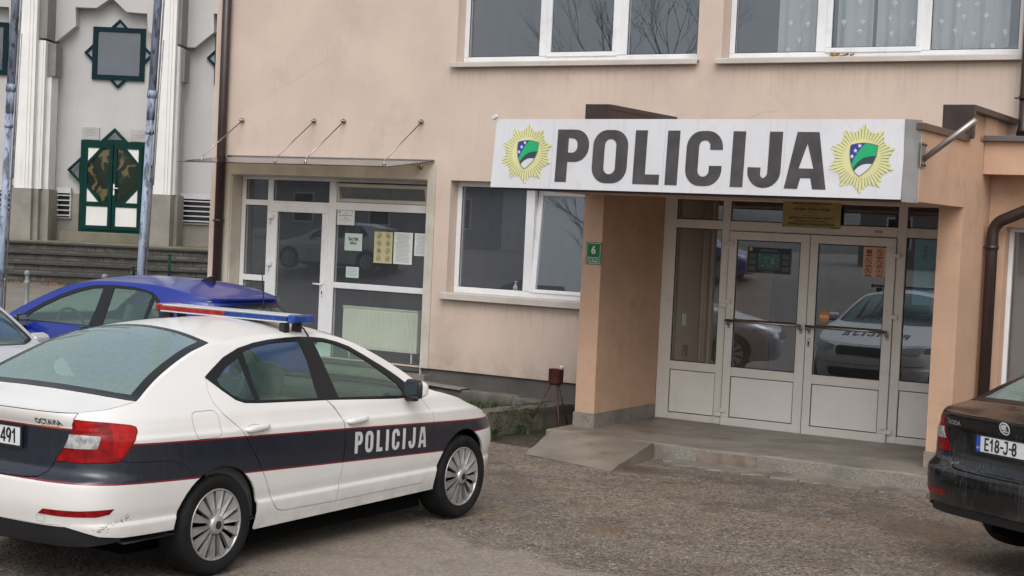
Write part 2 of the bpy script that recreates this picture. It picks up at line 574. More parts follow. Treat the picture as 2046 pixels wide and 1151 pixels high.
class Skin:
    """panels laid on a surface; collects pieces with exact normals"""
    def __init__(self):
        self.V = []; self.F = []; self.N = []; self.MI = []
    def add(self, pf, nf, outline, holes=(), step=.04, off=0.0, flange=.012, mirror=False, mi=0, dens=None):
        dens = dens or (step[1] if isinstance(step, tuple) else step) or .03
        V, F = cdt(densify(outline, dens), [densify(h, dens) for h in holes], step)
        P = [pf(v.x, v.y) for v in V]; N = [nf(v.x, v.y) for v in V]
        P = [p + n * off for p, n in zip(P, N)]
        edges = {}
        for f in F:
            for i in range(len(f)): edges[(f[i], f[(i + 1) % len(f)])] = 1
        border = [(a, b) for (a, b) in edges if (b, a) not in edges]
        for sg in ((1, -1) if mirror else (1,)):
            k = len(self.V)
            m = (lambda q: Vector((q.x * sg, q.y, q.z)))
            self.V += [m(p) for p in P]
            for f in F:
                g = [i + k for i in f]
                a, b, c = (P[f[0]], P[f[1]], P[f[2]])
                good = (b - a).cross(c - a).dot(N[f[0]]) > 0
                if (not good) != (sg < 0): g = g[::-1]
                self.F.append(tuple(g)); self.N.append([m(N[i - k]) for i in g]); self.MI.append(mi)
            if flange:
                k2 = len(self.V); idx = {}
                for a, b in border:
                    for i in (a, b):
                        if i not in idx:
                            idx[i] = len(self.V); self.V.append(m(P[i] - N[i] * flange))
                for a, b in border:
                    g = [a + k, b + k, idx[b], idx[a]]
                    if sg < 0: g = g[::-1]
                    self.F.append(tuple(g)); self.N.append(None); self.MI.append(mi)
        return self
    def build(self, name, mats, parent):
        me = bpy.data.meshes.new(name)
        me.from_pydata(self.V, [], self.F)
        for m in (mats if isinstance(mats, (list, tuple)) else [mats]): me.materials.append(m)
        nl = []
        for p, n, mi in zip(me.polygons, self.N, self.MI):
            p.material_index = mi; p.use_smooth = n is not None
            nl += [(0, 0, 0)] * p.loop_total if n is None else [tuple(q) for q in n]
        me.normals_split_custom_set(nl)
        return link(name, me, parent)

def wheel(parent, x, y, side, r=.316, rim=.222, width=.205, spokes=14, twist=.0):
    """side +1: outer face towards +x.  part: wheel cover, sub-part: tyre"""
    mx = Matrix.Translation((x, y, r)) @ Matrix.Scale(side, 4, (1, 0, 0))
    b = MB()
    # dished cover: backing disc, rim lip, hub and blade spokes
    b.mi = 1
    b.lathe([(0, -.045), (rim * .93, -.045), (rim * .95, -.02)], 40, mx, axis='x')
    b.mi = 0
    b.lathe([(rim * .93, -.03), (rim * .945, .0), (rim * .975, .006), (rim, .002), (rim * 1.005, -.02)], 48, mx, axis='x')
    b.lathe([(.058, -.03), (.057, .012), (.050, .018), (.0, .020)], 28, mx, axis='x')
    for k in range(spokes):
        a = 2 * math.pi * k / spokes + twist
        def pt(rr, da, h): return mx @ Vector((h, rr * math.cos(a + da), rr * math.sin(a + da)))
        w0, w1 = 2 * math.pi / spokes * .30, 2 * math.pi / spokes * .36
        q = [pt(.055, -w0 * .9, .006), pt(.055, w0 * .9, -.004), pt(.10, w0 * .95, -.002), pt(rim * .945, w1, -.004), pt(rim * .945, -w1 * .75, .004), pt(.10, -w0 * .8, .010)]
        lo = [p - Vector((.03 * side, 0, 0)) for p in q]
        b.face(q)
        for i in range(6):
            b.face([q[i], q[(i + 1) % 6], lo[(i + 1) % 6], lo[i]])
    o = b.build('wheel', [C_RIM, C_UNDER], parent)
    b = MB()
    b.lathe([(rim * .97, -width + .02), (rim * 1.02, -width), (r * .93, -width - .005), (r * .985, -width + .02), (r, -width * .72), (r, -width * .30), (r * .985, -.012), (r * .94, .010), (r * .86, .014), (rim * 1.03, .004), (rim * .97, -.012)], 56, mx, axis='x')
    # tread grooves
    b.build('tyre', C_TYRE, o)
    b = MB()
    b.lathe([(.026, .021), (.022, .0225), (0, .0225)], 16, mx, axis='x')
    b.build('hub_badge', C_BLACK, o)
    return o

def seat(parent, x, y, z=.30, w=.5, head=True):
    b = MB()
    b.box(x - w / 2, x + w / 2, y - .1, y + .42, z, z + .17, .05)
    m = Matrix.Translation((x, y - .08, z + .12)) @ Matrix.Rotation(R(18), 4, 'X')
    b.box(-w / 2, w / 2, -.07, .07, 0, .60, .055, m, 3)
    if head:
        b.box(-.14, .14, -.05, .05, .63, .83, .045, m, 3)
        b.tube([m @ Vector((-.06, 0, .58)), m @ Vector((-.06, 0, .68))], .008, 6); b.tube([m @ Vector((.06, 0, .58)), m @ Vector((.06, 0, .68))], .008, 6)
    return b.build('seat', C_SEAT, parent)

SEDAN = dict(
    plan=[(0, 0), (.2, .003), (.4, .010), (.56, .028), (.67, .062), (.755, .115), (.82, .20), (.860, .32), (.885, .52), (.900, .85), (.906, 1.3), (.907, 1.9), (.907, 2.8), (.905, 3.4), (.893, 3.75), (.868, 4.02), (.82, 4.22), (.74, 4.37), (.60, 4.49), (.40, 4.57), (.2, 4.605), (0, 4.62)],
    zx=[(.15, .835), (.22, .858), (.28, .872), (.34, .886), (.395, .893), (.41, .892), (.425, .883), (.45, .886), (.5, .896), (.60, .906), (.70, .908), (.78, .907), (.84, .9055), (.862, .904), (.872, .898), (.885, .889), (.93, .873), (.97, .860), (1.02, .832), (1.1, .787), (1.2, .733), (1.3, .680), (1.36, .645), (1.40, .612), (1.43, .565), (1.46, .50)],
    er=[(.15, .16), (.25, .10), (.35, .055), (.44, .035), (.52, .022), (.60, .022), (.655, .030), (.675, .055), (.70, .085), (.74, .098), (.85, .105), (.95, .10), (.99, .085), (1.03, .075), (1.06, .085), (1.10, .13), (1.3, .2)],
    ef=[(.15, .16), (.25, .06), (.35, .02), (.45, .0), (.55, .0), (.62, .02), (.70, .07), (.76, .14), (.82, .24), (.9, .42), (1.0, .6)],
    ztop=[(0, 1.045), (.1, 1.05), (.3, 1.075), (.5, 1.108), (.65, 1.165), (.8, 1.232), (1.0, 1.313), (1.2, 1.372), (1.5, 1.418), (1.8, 1.434), (2.15, 1.436), (2.4, 1.418), (2.6, 1.376), (2.8, 1.30), (3.0, 1.205), (3.15, 1.125), (3.28, 1.045), (3.38, .995), (3.6, .945), (3.85, .905), (4.1, .85), (4.3, .785), (4.45, .735), (4.62, .69)],
    crown=[(0, 0), (.09, .0), (.16, .012), (.28, .028), (.45, .04), (.6, .055), (.9, .07), (1.2, .075), (1.5, .072), (2.0, .068), (2.5, .068), (2.75, .085), (3.0, .10), (3.2, .095), (3.35, .06), (3.5, .045), (4.0, .05), (4.4, .03), (4.55, .0), (4.62, .0)], L=4.62)

HATCH = dict(
    plan=[(0, 0), (.2, .004), (.4, .016), (.56, .045), (.66, .085), (.74, .15), (.80, .26), (.845, .42), (.872, .65), (.886, .95), (.892, 1.4), (.893, 2.0), (.893, 2.6), (.89, 3.0), (.878, 3.4), (.85, 3.68), (.80, 3.88), (.72, 4.03), (.58, 4.15), (.38, 4.23), (.2, 4.265), (0, 4.28)],
    zx=[(.15, .825), (.25, .855), (.35, .868), (.45, .872), (.55, .885), (.65, .892), (.75, .892), (.80, .886), (.83, .872), (.90, .858), (.96, .838), (1.02, .805), (1.1, .765), (1.2, .715), (1.3, .665), (1.36, .632), (1.40, .602), (1.43, .558), (1.46, .49)],
    er=[(.15, .14), (.3, .04), (.45, .0), (.6, .0), (.7, .02), (.8, .05), (.9, .085), (1.0, .14), (1.1, .22), (1.2, .32), (1.27, .39), (1.31, .36), (1.34, .34), (1.38, .34), (1.46, .34)],
    ef=SEDAN['ef'],
    ztop=[(0, 1.325), (.2, 1.33), (.35, 1.345), (.55, 1.368), (.8, 1.394), (1.1, 1.414), (1.5, 1.424), (1.9, 1.416), (2.2, 1.375), (2.4, 1.315), (2.6, 1.235), (2.8, 1.14), (2.95, 1.06), (3.05, 1.0), (3.3, .955), (3.6, .905), (3.9, .84), (4.1, .775), (4.28, .70)],
    crown=[(0, 0), (.34, .0), (.45, .015), (.65, .03), (.85, .045), (1.5, .05), (2.1, .055), (2.4, .085), (2.7, .10), (2.9, .085), (3.05, .055), (3.3, .045), (3.9, .04), (4.15, .0), (4.28, .0)], L=4.28, rw=1.4)
CS = Car(**SEDAN); CH = Car(**HATCH)

def arch_pts(cy, cz, r, zb, zb2, n=22):
    """front-to-back run over a wheel arch, starting at the front-bottom"""
    a0 = math.degrees(math.asin((zb - cz) / r)); a1 = 180 - math.degrees(math.asin((zb2 - cz) / r))
    return [(cy + r * math.cos(R(a0 + (a1 - a0) * i / n)), cz + r * math.sin(R(a0 + (a1 - a0) * i / n))) for i in range(n + 1)]

def flank(car, ax_r, ax_f, rb, sill0, sill1, front_b, arch=.37):
    """half-skin outline in (t, z): along the bottom from front centre to rear centre, then over the top"""
    L = car.L
    out = [(car.T, front_b), (car.t_s(ax_f + arch + .06), front_b - .01)]
    out += car.sz(arch_pts(ax_f, .31, arch, front_b, sill1))
    out += car.sz(arch_pts(ax_r, .31, arch, sill0, rb[0]))
    out += [(car.t_s(ax_r - arch - .12), rb[0]), (car.t_s(.30), rb[0]), (car.t_x(.70), rb[1]), (0, rb[1])]
    n = 90
    top = []
    for i in range(n + 1):
        t = car.T * i / n
        top.append((t, car.zt(car.pl(t)[1])))
    return out + top
# ---------------------------------------------------------------- car assembly
def ring(name, car, outer, inner, mats, parent, pf, nf, off=.002, mirror=True, step=.05):
    return Skin().add(pf, nf, outer, [inner] if inner and not isinstance(inner[0], list) else (inner or []), step, off, .008, mirror).build(name, mats, parent)

def lr(sk, car, pf, nf, outline, holes=(), step=.05, off=0.0, flange=.012, sides=(1, -1)):
    pass

def side_part(name, car, outline, holes, mats, parent, off=0.0, flange=.012, step=.05, both=True, dens=None):
    """one object per flank side (+x then -x), each a mesh of its own"""
    objs = []
    for sg in ((1, -1) if both else (1,)):
        o = outline if sg > 0 else [(-a, b) for a, b in outline][::-1]
        h = holes if sg > 0 else [[(-a, b) for a, b in q][::-1] for q in holes]
        objs.append(Skin().add(car.P, car.N, o, h, step, off, flange, False, 0, dens).build(name, mats, parent))
    return objs

def lamp_rear_pts(car, pts):
    """points (x, z, s or None) -> (t, z)"""
    return [(car.t_x(x) if s is None else car.t_s(s), z) for x, z, s in pts]

def grip(c, sg, hs, hz, paint, parent):
    b = MB(); n = 14; pts = []; rs = []
    for i in range(n + 1):
        q = -1 + 2 * i / n; p = c.P(c.t_s(hs + .118 * q) * sg, hz + .004 * q)
        pts.append(p + Vector((sg * (.026 * (1 - q ** 6) - .004), 0, 0))); rs.append(.0175 * (1 - .62 * abs(q) ** 5))
    b.tube(pts, rs, 10)
    for v in b.bm.verts: v.co.z = hz + (v.co.z - hz) * 1.25
    o = b.build('handle', paint, parent)
    cup = [(c.t_s(hs - .02 + .075 * math.cos(t)), hz - .012 + .036 * math.sin(t)) for t in [2 * math.pi * k / 24 for k in range(24)]]
    if sg < 0: cup = [(-a, z) for a, z in cup][::-1]
    Skin().add(c.P, c.N, cup, (), (0, 0), .0016, 0).build('handle_cup', M('cup_shade', (.42, .41, .40), .4), o)

def make_sedan(root, paint, gate_paint, detail=True, lamp='c', kind='police'):
    c = CS; P, N = c.P, c.N
    TP = lambda x, s: c.Tp(x, s); TN = lambda x, s: c.TN(x, s)
    # --- outlines on the flank (s, z)
    rdoor = [(1.112, 1.20), (1.085, 1.13), (1.085, 1.06), (1.13, .99), (1.244, .90), (1.34, .78), (1.415, .68), (1.50, .55), (1.56, .45), (1.60, .375), (1.64, .34), (1.70, .325), (2.245, .319), (2.275, .5), (2.289, .70), (2.287, .81), (2.262, .88), (2.215, .945), (2.150, 1.0072), (1.491, 1.033), (1.36, 1.042), (1.29, 1.065), (1.20, 1.13)]
    fdoor = [(2.150, 1.0072), (2.215, .945), (2.262, .88), (2.287, .81), (2.289, .70), (2.275, .5), (2.245, .319), (3.24, .327), (3.275, .35), (3.31, .42), (3.335, .5), (3.348, .65), (3.335, .78), (3.30, .86), (3.235, .93), (3.185, .9645), (2.959, .963), (2.2, 1.005)]
    dlo = [(1.108, 1.205), (1.20, 1.252), (1.33, 1.315), (1.49, 1.364), (1.65, 1.39), (1.81, 1.404), (2.0, 1.411), (2.125, 1.412), (2.26, 1.406), (2.375, 1.394), (2.5, 1.366), (2.607, 1.333), (2.72, 1.28), (2.821, 1.229), (2.90, 1.19), (2.983, 1.145), (3.06, 1.10), (3.13, 1.05), (3.19, .965), (2.959, .963), (2.2, 1.005), (1.491, 1.033), (1.36, 1.042), (1.29, 1.065), (1.20, 1.13)]
    q1 = [(1.205, 1.185), (1.317, 1.250), (1.465, 1.308), (1.470, 1.183), (1.465, 1.052), (1.352, 1.062), (1.282, 1.092), (1.215, 1.148)]
    q2 = [(1.520, 1.338), (1.64, 1.365), (1.80, 1.382), (1.95, 1.387), (2.095, 1.387), (2.114, 1.265), (2.085, 1.022), (1.505, 1.046), (1.515, 1.2)]
    q3 = [(2.243, 1.382), (2.365, 1.372), (2.464, 1.352), (2.598, 1.306), (2.777, 1.212), (2.931, 1.115), (3.01, 1.06), (3.04, 1.0), (3.03, .978), (2.293, 1.012), (2.275, 1.179)]
    DL, RD, FD = c.sz(densify(dlo, .03)), c.sz(densify(rdoor, .03)), c.sz(densify(fdoor, .03))
    Q = [c.sz(densify(q, .03)) for q in (q1, q2, q3)]
    # lamp, gate and bumper outlines near the tail
    lampo = lamp_rear_pts(c, [(.680, 1.012, None), (.75, 1.007, None), (0, .998, .20), (0, .980, .34), (0, .968, .375), (0, .94, .372), (0, .86, .30), (0, .785, .235), (0, .775, .20), (.70, .768, None), (.60, .767, None), (.520, .768, None), (.585, .87, None), (.655, .985, None)])
    gate_r = lamp_rear_pts(c, [(.72, 1.046, None), (.680, 1.012, None), (.585, .87, None), (.515, .766, None), (.475, .70, None), (.44, .672, None), (.38, .664, None), (.2, .660, None)]) + [(0, .659)]
    gate = [(t, z) for t, z in gate_r] + [(-t, z) for t, z in gate_r[::-1][1:]]
    gtop = densify([(c.t_x(.72), 0), (0, 0)], .03, False)
    gate_top = [(t, c.zt(c.pl(t)[1])) for t, _ in gtop]
    gate_full = gate_r + gate_top[::-1][0:0]
    gate_half = gate_r + [(0, 1.2), (c.t_x(.72), 1.2)]
    gate_sym = gate + [(-t, z) for t, z in gate_top] + [(t, z) for t, z in gate_top[::-1][1:]]
    bump_r = [(0, .405), (c.t_x(.45), .408), (c.t_x(.62), .412), (c.t_x(.72), .385), (c.t_x(.80), .35), (c.t_s(.30), .335), (c.t_s(.60), .335)]
    a = arch_pts(1.09, .31, .37, .24, .335)
    arch_tail = [p for p in a if p[0] < 1.09 and p[1] < .625][::-1]
    bump_r += c.sz(arch_tail)
    bump_r += [(c.t_s(.80), .70), (c.t_s(.74), .735), (c.t_s(.66), .757), (c.t_s(.45), .765), (c.t_s(.28), .772), (c.t_s(.235), .783), (c.t_s(.20), .775), (c.t_x(.70), .768), (c.t_x(.60), .767), (c.t_x(.515), .766), (c.t_x(.475), .70), (c.t_x(.44), .672), (c.t_x(.38), .664), (c.t_x(.2), .660), (0, .659)]
    bump_half = [(-.02, .38)] + bump_r[:] + [(-.02, .659)]
    bump_sym = bump_r + [(-t, z) for t, z in bump_r[::-1][1:-1]]
    # --- body shell: both flanks
    fl = flank(c, 1.09, 3.776, (.335, .405), .236, .262, .235)
    sk = Skin()
    sk.add(P, N, fl, [DL, RD, FD, gate_half, bump_half], (.05, .012), 0, .015, True, 0, .03)
    # --- roof, rails and cowl
    e0, e1 = c.edge()[0], c.edge()[1]
    top = [(0, e0)] + [(P(t, c.zt(c.pl(t)[1])).x, P(t, c.zt(c.pl(t)[1])).y) for t in [c.T * i / 120 for i in range(1, 121)]]
    ws_e = [(c.xtop(s) - .052, s) for s in [2.66 + .07 * i for i in range(11)]]
    ws = [(0, 2.60), (.3, 2.61), (.5, 2.635)] + ws_e[:-1] + [(c.xtop(3.34) - .06, 3.35), (.62, 3.43), (.4, 3.49), (.2, 3.52), (0, 3.53)]
    rw_e = [(.742, .512)] + [(min(c.xtop(s) - .028, .742 - .172 * (s - .512) / .778), s) for s in (.6, .7, .8, .9, 1.0, 1.1, 1.2)] + [(.570, 1.29)]
    rw = [(0, .44), (.3, .448), (.55, .468), (.70, .495)] + rw_e + [(.3, 1.312), (0, 1.32)]
    hood = [(0, 3.60), (.3, 3.585), (.55, 3.54), (.72, 3.47), (c.xtop(3.44) - .035, 3.44)] + [(c.xtop(s) - .03, s) for s in (3.6, 3.8, 4.0, 4.15, 4.25)] + [(.62, 4.36), (.4, 4.45), (0, 4.49)]
    p70 = P(c.t_x(.72), c.zt(c.pl(c.t_x(.72))[1]))
    deck = [(0, e0 - .05), (p70.x, e0 - .05), (p70.x, p70.y), (.722, .3), (.742, .512), (.70, .495), (.55, .468), (.3, .448), (0, .44)]
    hneg = lambda pl: pl + [(-.05, pl[-1][1]), (-.05, pl[0][1])]
    sk.add(TP, TN, densify(top, .05), [densify(hneg(q), .04) for q in (ws, rw, hood, deck)], (.06, .05), 0, .012, True, 0, .05)
    body = sk.build('body', paint, root)
    def sym(h): return [(x, s) for x, s in h] + [(-x, s) for x, s in h[::-1] if x > 1e-6]
    # --- closures
    Skin().add(TP, TN, inset(densify(sym(hood), .05), .003), (), (.06, .05), .001, .02).build('hood', paint, root)
    g = Skin().add(P, N, inset(densify(gate_sym, .03), .0035), (), (.04, .025), .001, .02)
    gd = [(.70, .0), (.720, .3), (.739, .508), (.70, .493), (.55, .468), (.3, .448), (0, .44)]
    rim = []
    for i in range(25):
        t = c.t_x(.72) * (1 - i / 24); p = P(t, c.zt(c.pl(t)[1])); rim.append((p.x, p.y))
    dk = rim[::-1] + gd[1:]
    dk = dk + [(-x, s) for x, s in dk[::-1] if x > 1e-6]
    g.add(TP, TN, densify(dk, .04), (), (.05, .04), .001, .0)
    gate_o = g.build('tailgate', gate_paint, root)
    Skin().add(P, N, inset(densify(bump_sym, .03), .003), (), (.05, .012), .002, .02).build('rear_bumper', paint, root)
    for s_, (nm, O) in ((0, ('rear_door', RD)), (0, ('front_door', FD))):
        ds = side_part(nm, c, inset(O, .0045), [], paint, root, .001, .006, (.05, .012))
        for sg, d in zip((1, -1), ds):
            hs, hz = (1.405, .888) if nm == 'rear_door' else (2.42, .858)
            grip(c, sg, hs, hz, paint, d)
    for O in (RD, FD, densify(bump_r, .03)):  # black strips added behind the panel gaps, standing in for the shade inside
        side_part('door_gap_strip' if O is not None and O is not bump_r and len(O) and O in (RD, FD) else 'bumper_gap_strip', c, inset(O, -.006), [inset(O, .010)], C_UNDER, root, -.009, 0, (0, 0))
    Skin().add(P, N, inset(densify(gate_sym, .03), -.006), [inset(densify(gate_sym, .03), .012)], (0, 0), -.009, 0).build('tailgate_gap_strip', C_UNDER, root)  # the same added black strip darkens the tailgate gap
    # --- glass and black surrounds
    side_part('window_trim', c, inset(DL, .002), Q, C_GLOSS, root, -.001, .012, (.05, .05))
    for q in Q:
        side_part('side_window', c, inset(q, -.004), [], C_GLASS, root, -.007, .0, (.06, .06))
    for nm, h, w, mt in (('windshield', ws, .03, C_GLASS), ('rear_window', rw, .066, C_REAR)):
        full = densify(sym(h), .04); inn = densify(inset(sym(h), w), .04)
        if nm == 'rear_window':
            inn = [(x, s + .02 if s > .9 else s) for x, s in inn]
        Skin().add(TP, TN, inset(full, .003), [inn], (.06, .05), .003, .01).build('glass_surround', C_GLOSS, root)
        Skin().add(TP, TN, inset(inn, -.004), (), (.06, .05), .0015, 0).build(nm, mt, root)
    # --- lamps
    ls = side_part('tail_lamp', c, lampo, [], C_RED, root, .004, .03, (.03, .02), True, .015)
    rv = lamp_rear_pts(c, [(.572, .846, None), (.612, .925, None), (.70, .925, None), (.770, .918, None), (.752, .850, None), (.66, .846, None)])
    edge = lamp_rear_pts(c, [(0, .990, .20), (0, .975, .33), (0, .962, .362), (0, .94, .36), (0, .86, .29), (0, .80, .235), (0, .80, .19), (0, .88, .18)])
    upp = lamp_rear_pts(c, [(.685, 1.003, None), (.77, .998, None), (.77, .948, None), (.65, .948, None)])
    if lamp == 'v':   # stacked red / clear / red lamp
        rv = lamp_rear_pts(c, [(.592, .852, None), (.64, .930, None), (.77, .926, None), (0, .915, .32), (0, .855, .28), (.77, .848, None)])
    for sg, l in zip((1, -1), ls):
        mm = lambda pl: pl if sg > 0 else [(-a, b) for a, b in pl][::-1]
        Skin().add(P, N, mm(densify(rv, .02)), (), (.03, .02), .0075, .004).build('reverse_light', C_CLEAR, l)
        if lamp != 'v':
            Skin().add(P, N, mm(densify(edge, .02)), (), (.03, .02), .0068, .003).build('lamp_segment', C_RED2, l)
            Skin().add(P, N, mm(densify(upp, .02)), (), (.03, .02), .0068, .003).build('lamp_segment', C_RED2, l)
    refl = lamp_rear_pts(c, [(.48, .472, None), (.52, .503, None), (.72, .503, None), (.845, .512, None), (.835, .482, None), (.80, .468, None), (.62, .468, None)])
    side_part('reflector', c, densify(refl, .02), [], C_RED, root, .004, .006, (.03, .02))
    hl = [(c.t_x(x, True), z) for x, z in [(.46, .705), (.47, .64), (.62, .60), (.72, .61), (.775, .68), (.78, .735), (.72, .742), (.58, .728)]]
    side_part('headlight', c, densify(hl, .02), [], C_CLEAR, root, .004, .01, (.03, .02))
    Tn = c.T
    for zz0, zz1, xx, mt, nm in ((.565, .715, .44, C_CHROME, 'grille_surround'), (.578, .704, .425, C_BLACK, 'grille'), (.27, .40, .55, C_BLACK, 'air_intake')):
        tt = c.t_x(xx, True)
        h = [(tt, zz0 + .02), (tt, zz1 - .02), (tt + .06, zz1), (Tn, zz1), (Tn, zz0), (tt + .06, zz0)]
        Skin().add(P, N, densify(h, .03), (), (.05, .03), .007 if nm == 'grille' else .004, .008, True).build(nm, mt, root)
    fb_ = [(c.t_x(.80, True), .47), (c.t_x(.60, True), .465), (c.t_x(.2, True), .46), (c.T, .46), (c.T, .452), (c.t_x(.2, True), .452), (c.t_x(.60, True), .457), (c.t_x(.80, True), .462)]
    Skin().add(P, N, fb_, (), (0, 0), .0015, 0, True).build('bumper_seam', C_BLACK, root)
    hp = [(c.t_x(.80, True), .760), (c.t_x(.60, True), .752), (c.t_x(.2, True), .735), (c.T, .733), (c.T, .727), (c.t_x(.2, True), .729), (c.t_x(.60, True), .746), (c.t_x(.80, True), .754)]
    Skin().add(P, N, hp, (), (0, 0), .0015, 0, True).build('bonnet_seam', C_BLACK, root)
    # --- black valance, sills, underside
    sk = Skin()
    val = [(0, .27), (c.t_x(.74), .28), (c.t_s(.30), .31), (c.t_s(.30), .35), (c.t_x(.80), .37), (c.t_x(.72), .40), (0, .43)]
    if lamp == 'v': val = [(a_, max(.335, b_)) for a_, b_ in val]
    sk.add(P, N, densify(val, .03), (), (.05, .03), -.012, .02, True).build('rear_valance', C_PLAST, root)
    b = MB()
    b.box(-.78, .78, 1.49, 3.37, .13, .40); b.box(-.58, .58, .62, 1.488, .16, .40); b.box(-.58, .58, 3.372, 4.05, .16, .40)  # boxes shaped low and wide to deepen the shade under the car
    for ay in (1.09, 3.776):
        for sg in (1, -1):
            pr = [(ay + .375 * math.cos(R(t)), .31 + .375 * math.sin(R(t))) for t in range(2, 179, 8)]
            for (y0, z0), (y1, z1) in zip(pr, pr[1:]):
                xa, xb = [P(c.t_s(q), max(.25, w_)).x - .03 for q, w_ in ((y0, z0), (y1, z1))]
                b.face([(sg * xa, y0, z0), (sg * xb, y1, z1), (sg * .58, y1, z1), (sg * .58, y0, z0)])
            b.face([(sg * .58, y, z) for y, z in pr])
    b.build('underbody', C_UNDER, root, recalc=False)
    # --- cabin
    b = MB()
    pts = []
    for sg in (1, -1):
        for s0 in [i * .1 + 1.0 for i in range(24)]:
            t0, t1 = c.t_s(s0) * sg, c.t_s(s0 + .1) * sg
            for z0, z1 in ((.3, .6), (.6, .95)):
                b.face([P(t0, z0, -.05), P(t1, z0, -.05), P(t1, z1 + .02, -.05), P(t0, z1 + .02, -.05)])
    b.face([(-.85, .35, .30), (.85, .35, .30), (.85, 3.5, .30), (-.85, 3.5, .30)])
    b.box(-.70, .70, .42, .98, 1.02, 1.05)            # parcel shelf
    b.box(-.72, .72, 3.0, 3.45, .70, .97, .06)        # dashboard
    b.face([(-.8, 3.5, .3), (.8, 3.5, .3), (.8, 3.5, .97), (-.8, 3.5, .97)])
    b.build('cabin', C_INT, root, recalc=False)
    Skin().add(TP, TN, densify([(-.56, 1.38), (.56, 1.38), (.56, 2.6), (-.56, 2.6)], .1), (), .12, -.03, 0).build('headliner', C_ROOFL, root)
    if detail:
        for x in (-.38, .38):
            seat(root, x, 2.35)
        b = MB()
        b.box(-.66, .66, 1.30, 1.75, .30, .47, .05)
        m = Matrix.Translation((0, 1.28, .42)) @ Matrix.Rotation(R(24), 4, 'X')
        b.box(-.66, .66, -.07, .07, 0, .60, .05, m, 3)
        for x in (-.4, .4): b.box(x - .13, x + .13, -.05, .05, .60, .76, .04, m, 3)
        b.build('rear_bench', C_SEAT, root)
        b = MB()
        b.tube([(-.38 + .18 * math.cos(R(t)), 2.92 + .18 * math.sin(R(t)) * .35, .93 + .18 * math.sin(R(t))) for t in range(0, 361, 15)], .014, 8, False)
        b.tube([(-.55, 2.92, .93), (-.2, 2.92, .93)], .018, 6); b.tube([(-.38, 2.92, .93), (-.38, 3.1, .85)], .03, 8)
        b.build('steering_wheel', C_INT, root)
    for ay in (1.09, 3.776):
        for sg in (1, -1):
            wheel(root, .872 * sg, ay, sg, twist=.1 if ay < 2 else .25)
    for sg in (1, -1):
        car_mirror(root, sg, (.905, 3.02, 1.040), paint)
    return body, gate_o

def car_mirror(root, sg, loc, paint):
    b = MB()
    m = Matrix.Translation((loc[0] * sg, loc[1], loc[2])) @ Matrix.Rotation(-sg * R(20), 4, 'Z')
    vs = b.box(-.02 if sg > 0 else -.175, .175 if sg > 0 else .02, -.05, .055, -.066, .066, .035, m, 4)
    for v in b.bm.verts:   # taper the housing forwards and round it
        q = m.inverted() @ v.co
        k = 1 - .40 * sstep(-.02, .06, q.y)
        v.co = m @ Vector((q.x * (1 - .06 * sstep(0, .08, q.y)), q.y, q.z * k))
    for f in b.bm.faces:
        f.smooth = True
        q = m.inverted() @ f.calc_center_median()
        f.material_index = 1 if q.y < -.012 or q.z < -.045 else 0
    o = b.build('mirror', [paint, C_BLACK], root)
    b = MB()
    b.prism([(.08 * sg + .078 * max(-1, min(1, 1.25 * math.cos(t))), .050 * max(-1, min(1, 1.2 * math.sin(t)))) for t in [2 * math.pi * i / 20 for i in range(20)]], 1, -.0545, -.050)
    for v in b.bm.verts: v.co = m @ v.co
    b.build('mirror_glass', C_MIRROR, o)
    b = MB()
    b.box(-.06, .06, -.03, .03, -.10, -.05, .012, Matrix.Translation((loc[0] * sg - .02 * sg, loc[1] + .03, loc[2])))
    b.build('mirror_base', C_BLACK, o)
    return o

STROKES = {'4': [[(.66, 0), (.66, 1), (.0, .30), (0, .24), (.9, .24)]], '9': [[(.82, .62)] + arc(.45, .68, .38, 0, 360, 16, .32), [(.83, .68), (.80, .35), (.55, .0)]], '1': [[(.12, .72), (.5, 1), (.5, 0)]],
    'E': [[(.85, 1), (.1, 1), (.1, 0), (.85, 0)], [(.1, .52), (.72, .52)]], '8': [arc(.45, .745, .32, 0, 360, 14, .255), arc(.45, .25, .38, 0, 360, 14, .25)], '-': [[(.1, .46), (.62, .46)]], 'J': [[(.30, 1), (.78, 1), (.78, .25)] + arc(.45, .25, .33, 0, -160, 10, .25)]}
def stroke_text(name, s, cx, size, wid, sw, to3, mat, parent):
    b = MB(); adv = [(.74 if ch == '-' else 1.16) for ch in s]; x = cx - sum(adv) * wid / 2
    for ch, a in zip(s, adv):
        for pl in STROKES[ch]:
            q = [Vector((x + p[0] * wid, (p[1] - .5) * size)) for p in pl]
            for i in range(len(q) - 1):
                d = (q[i + 1] - q[i]).normalized(); n = Vector((-d.y, d.x)) * sw / 2; e = d * sw * .35
                b.face([to3(*(q[i] - e - n), .0002 * i), to3(*(q[i + 1] + e - n), .0002 * i), to3(*(q[i + 1] + e + n), .0002 * i), to3(*(q[i] - e + n), .0002 * i)])
        x += a * wid
    return b.build(name, mat, parent, recalc=False)

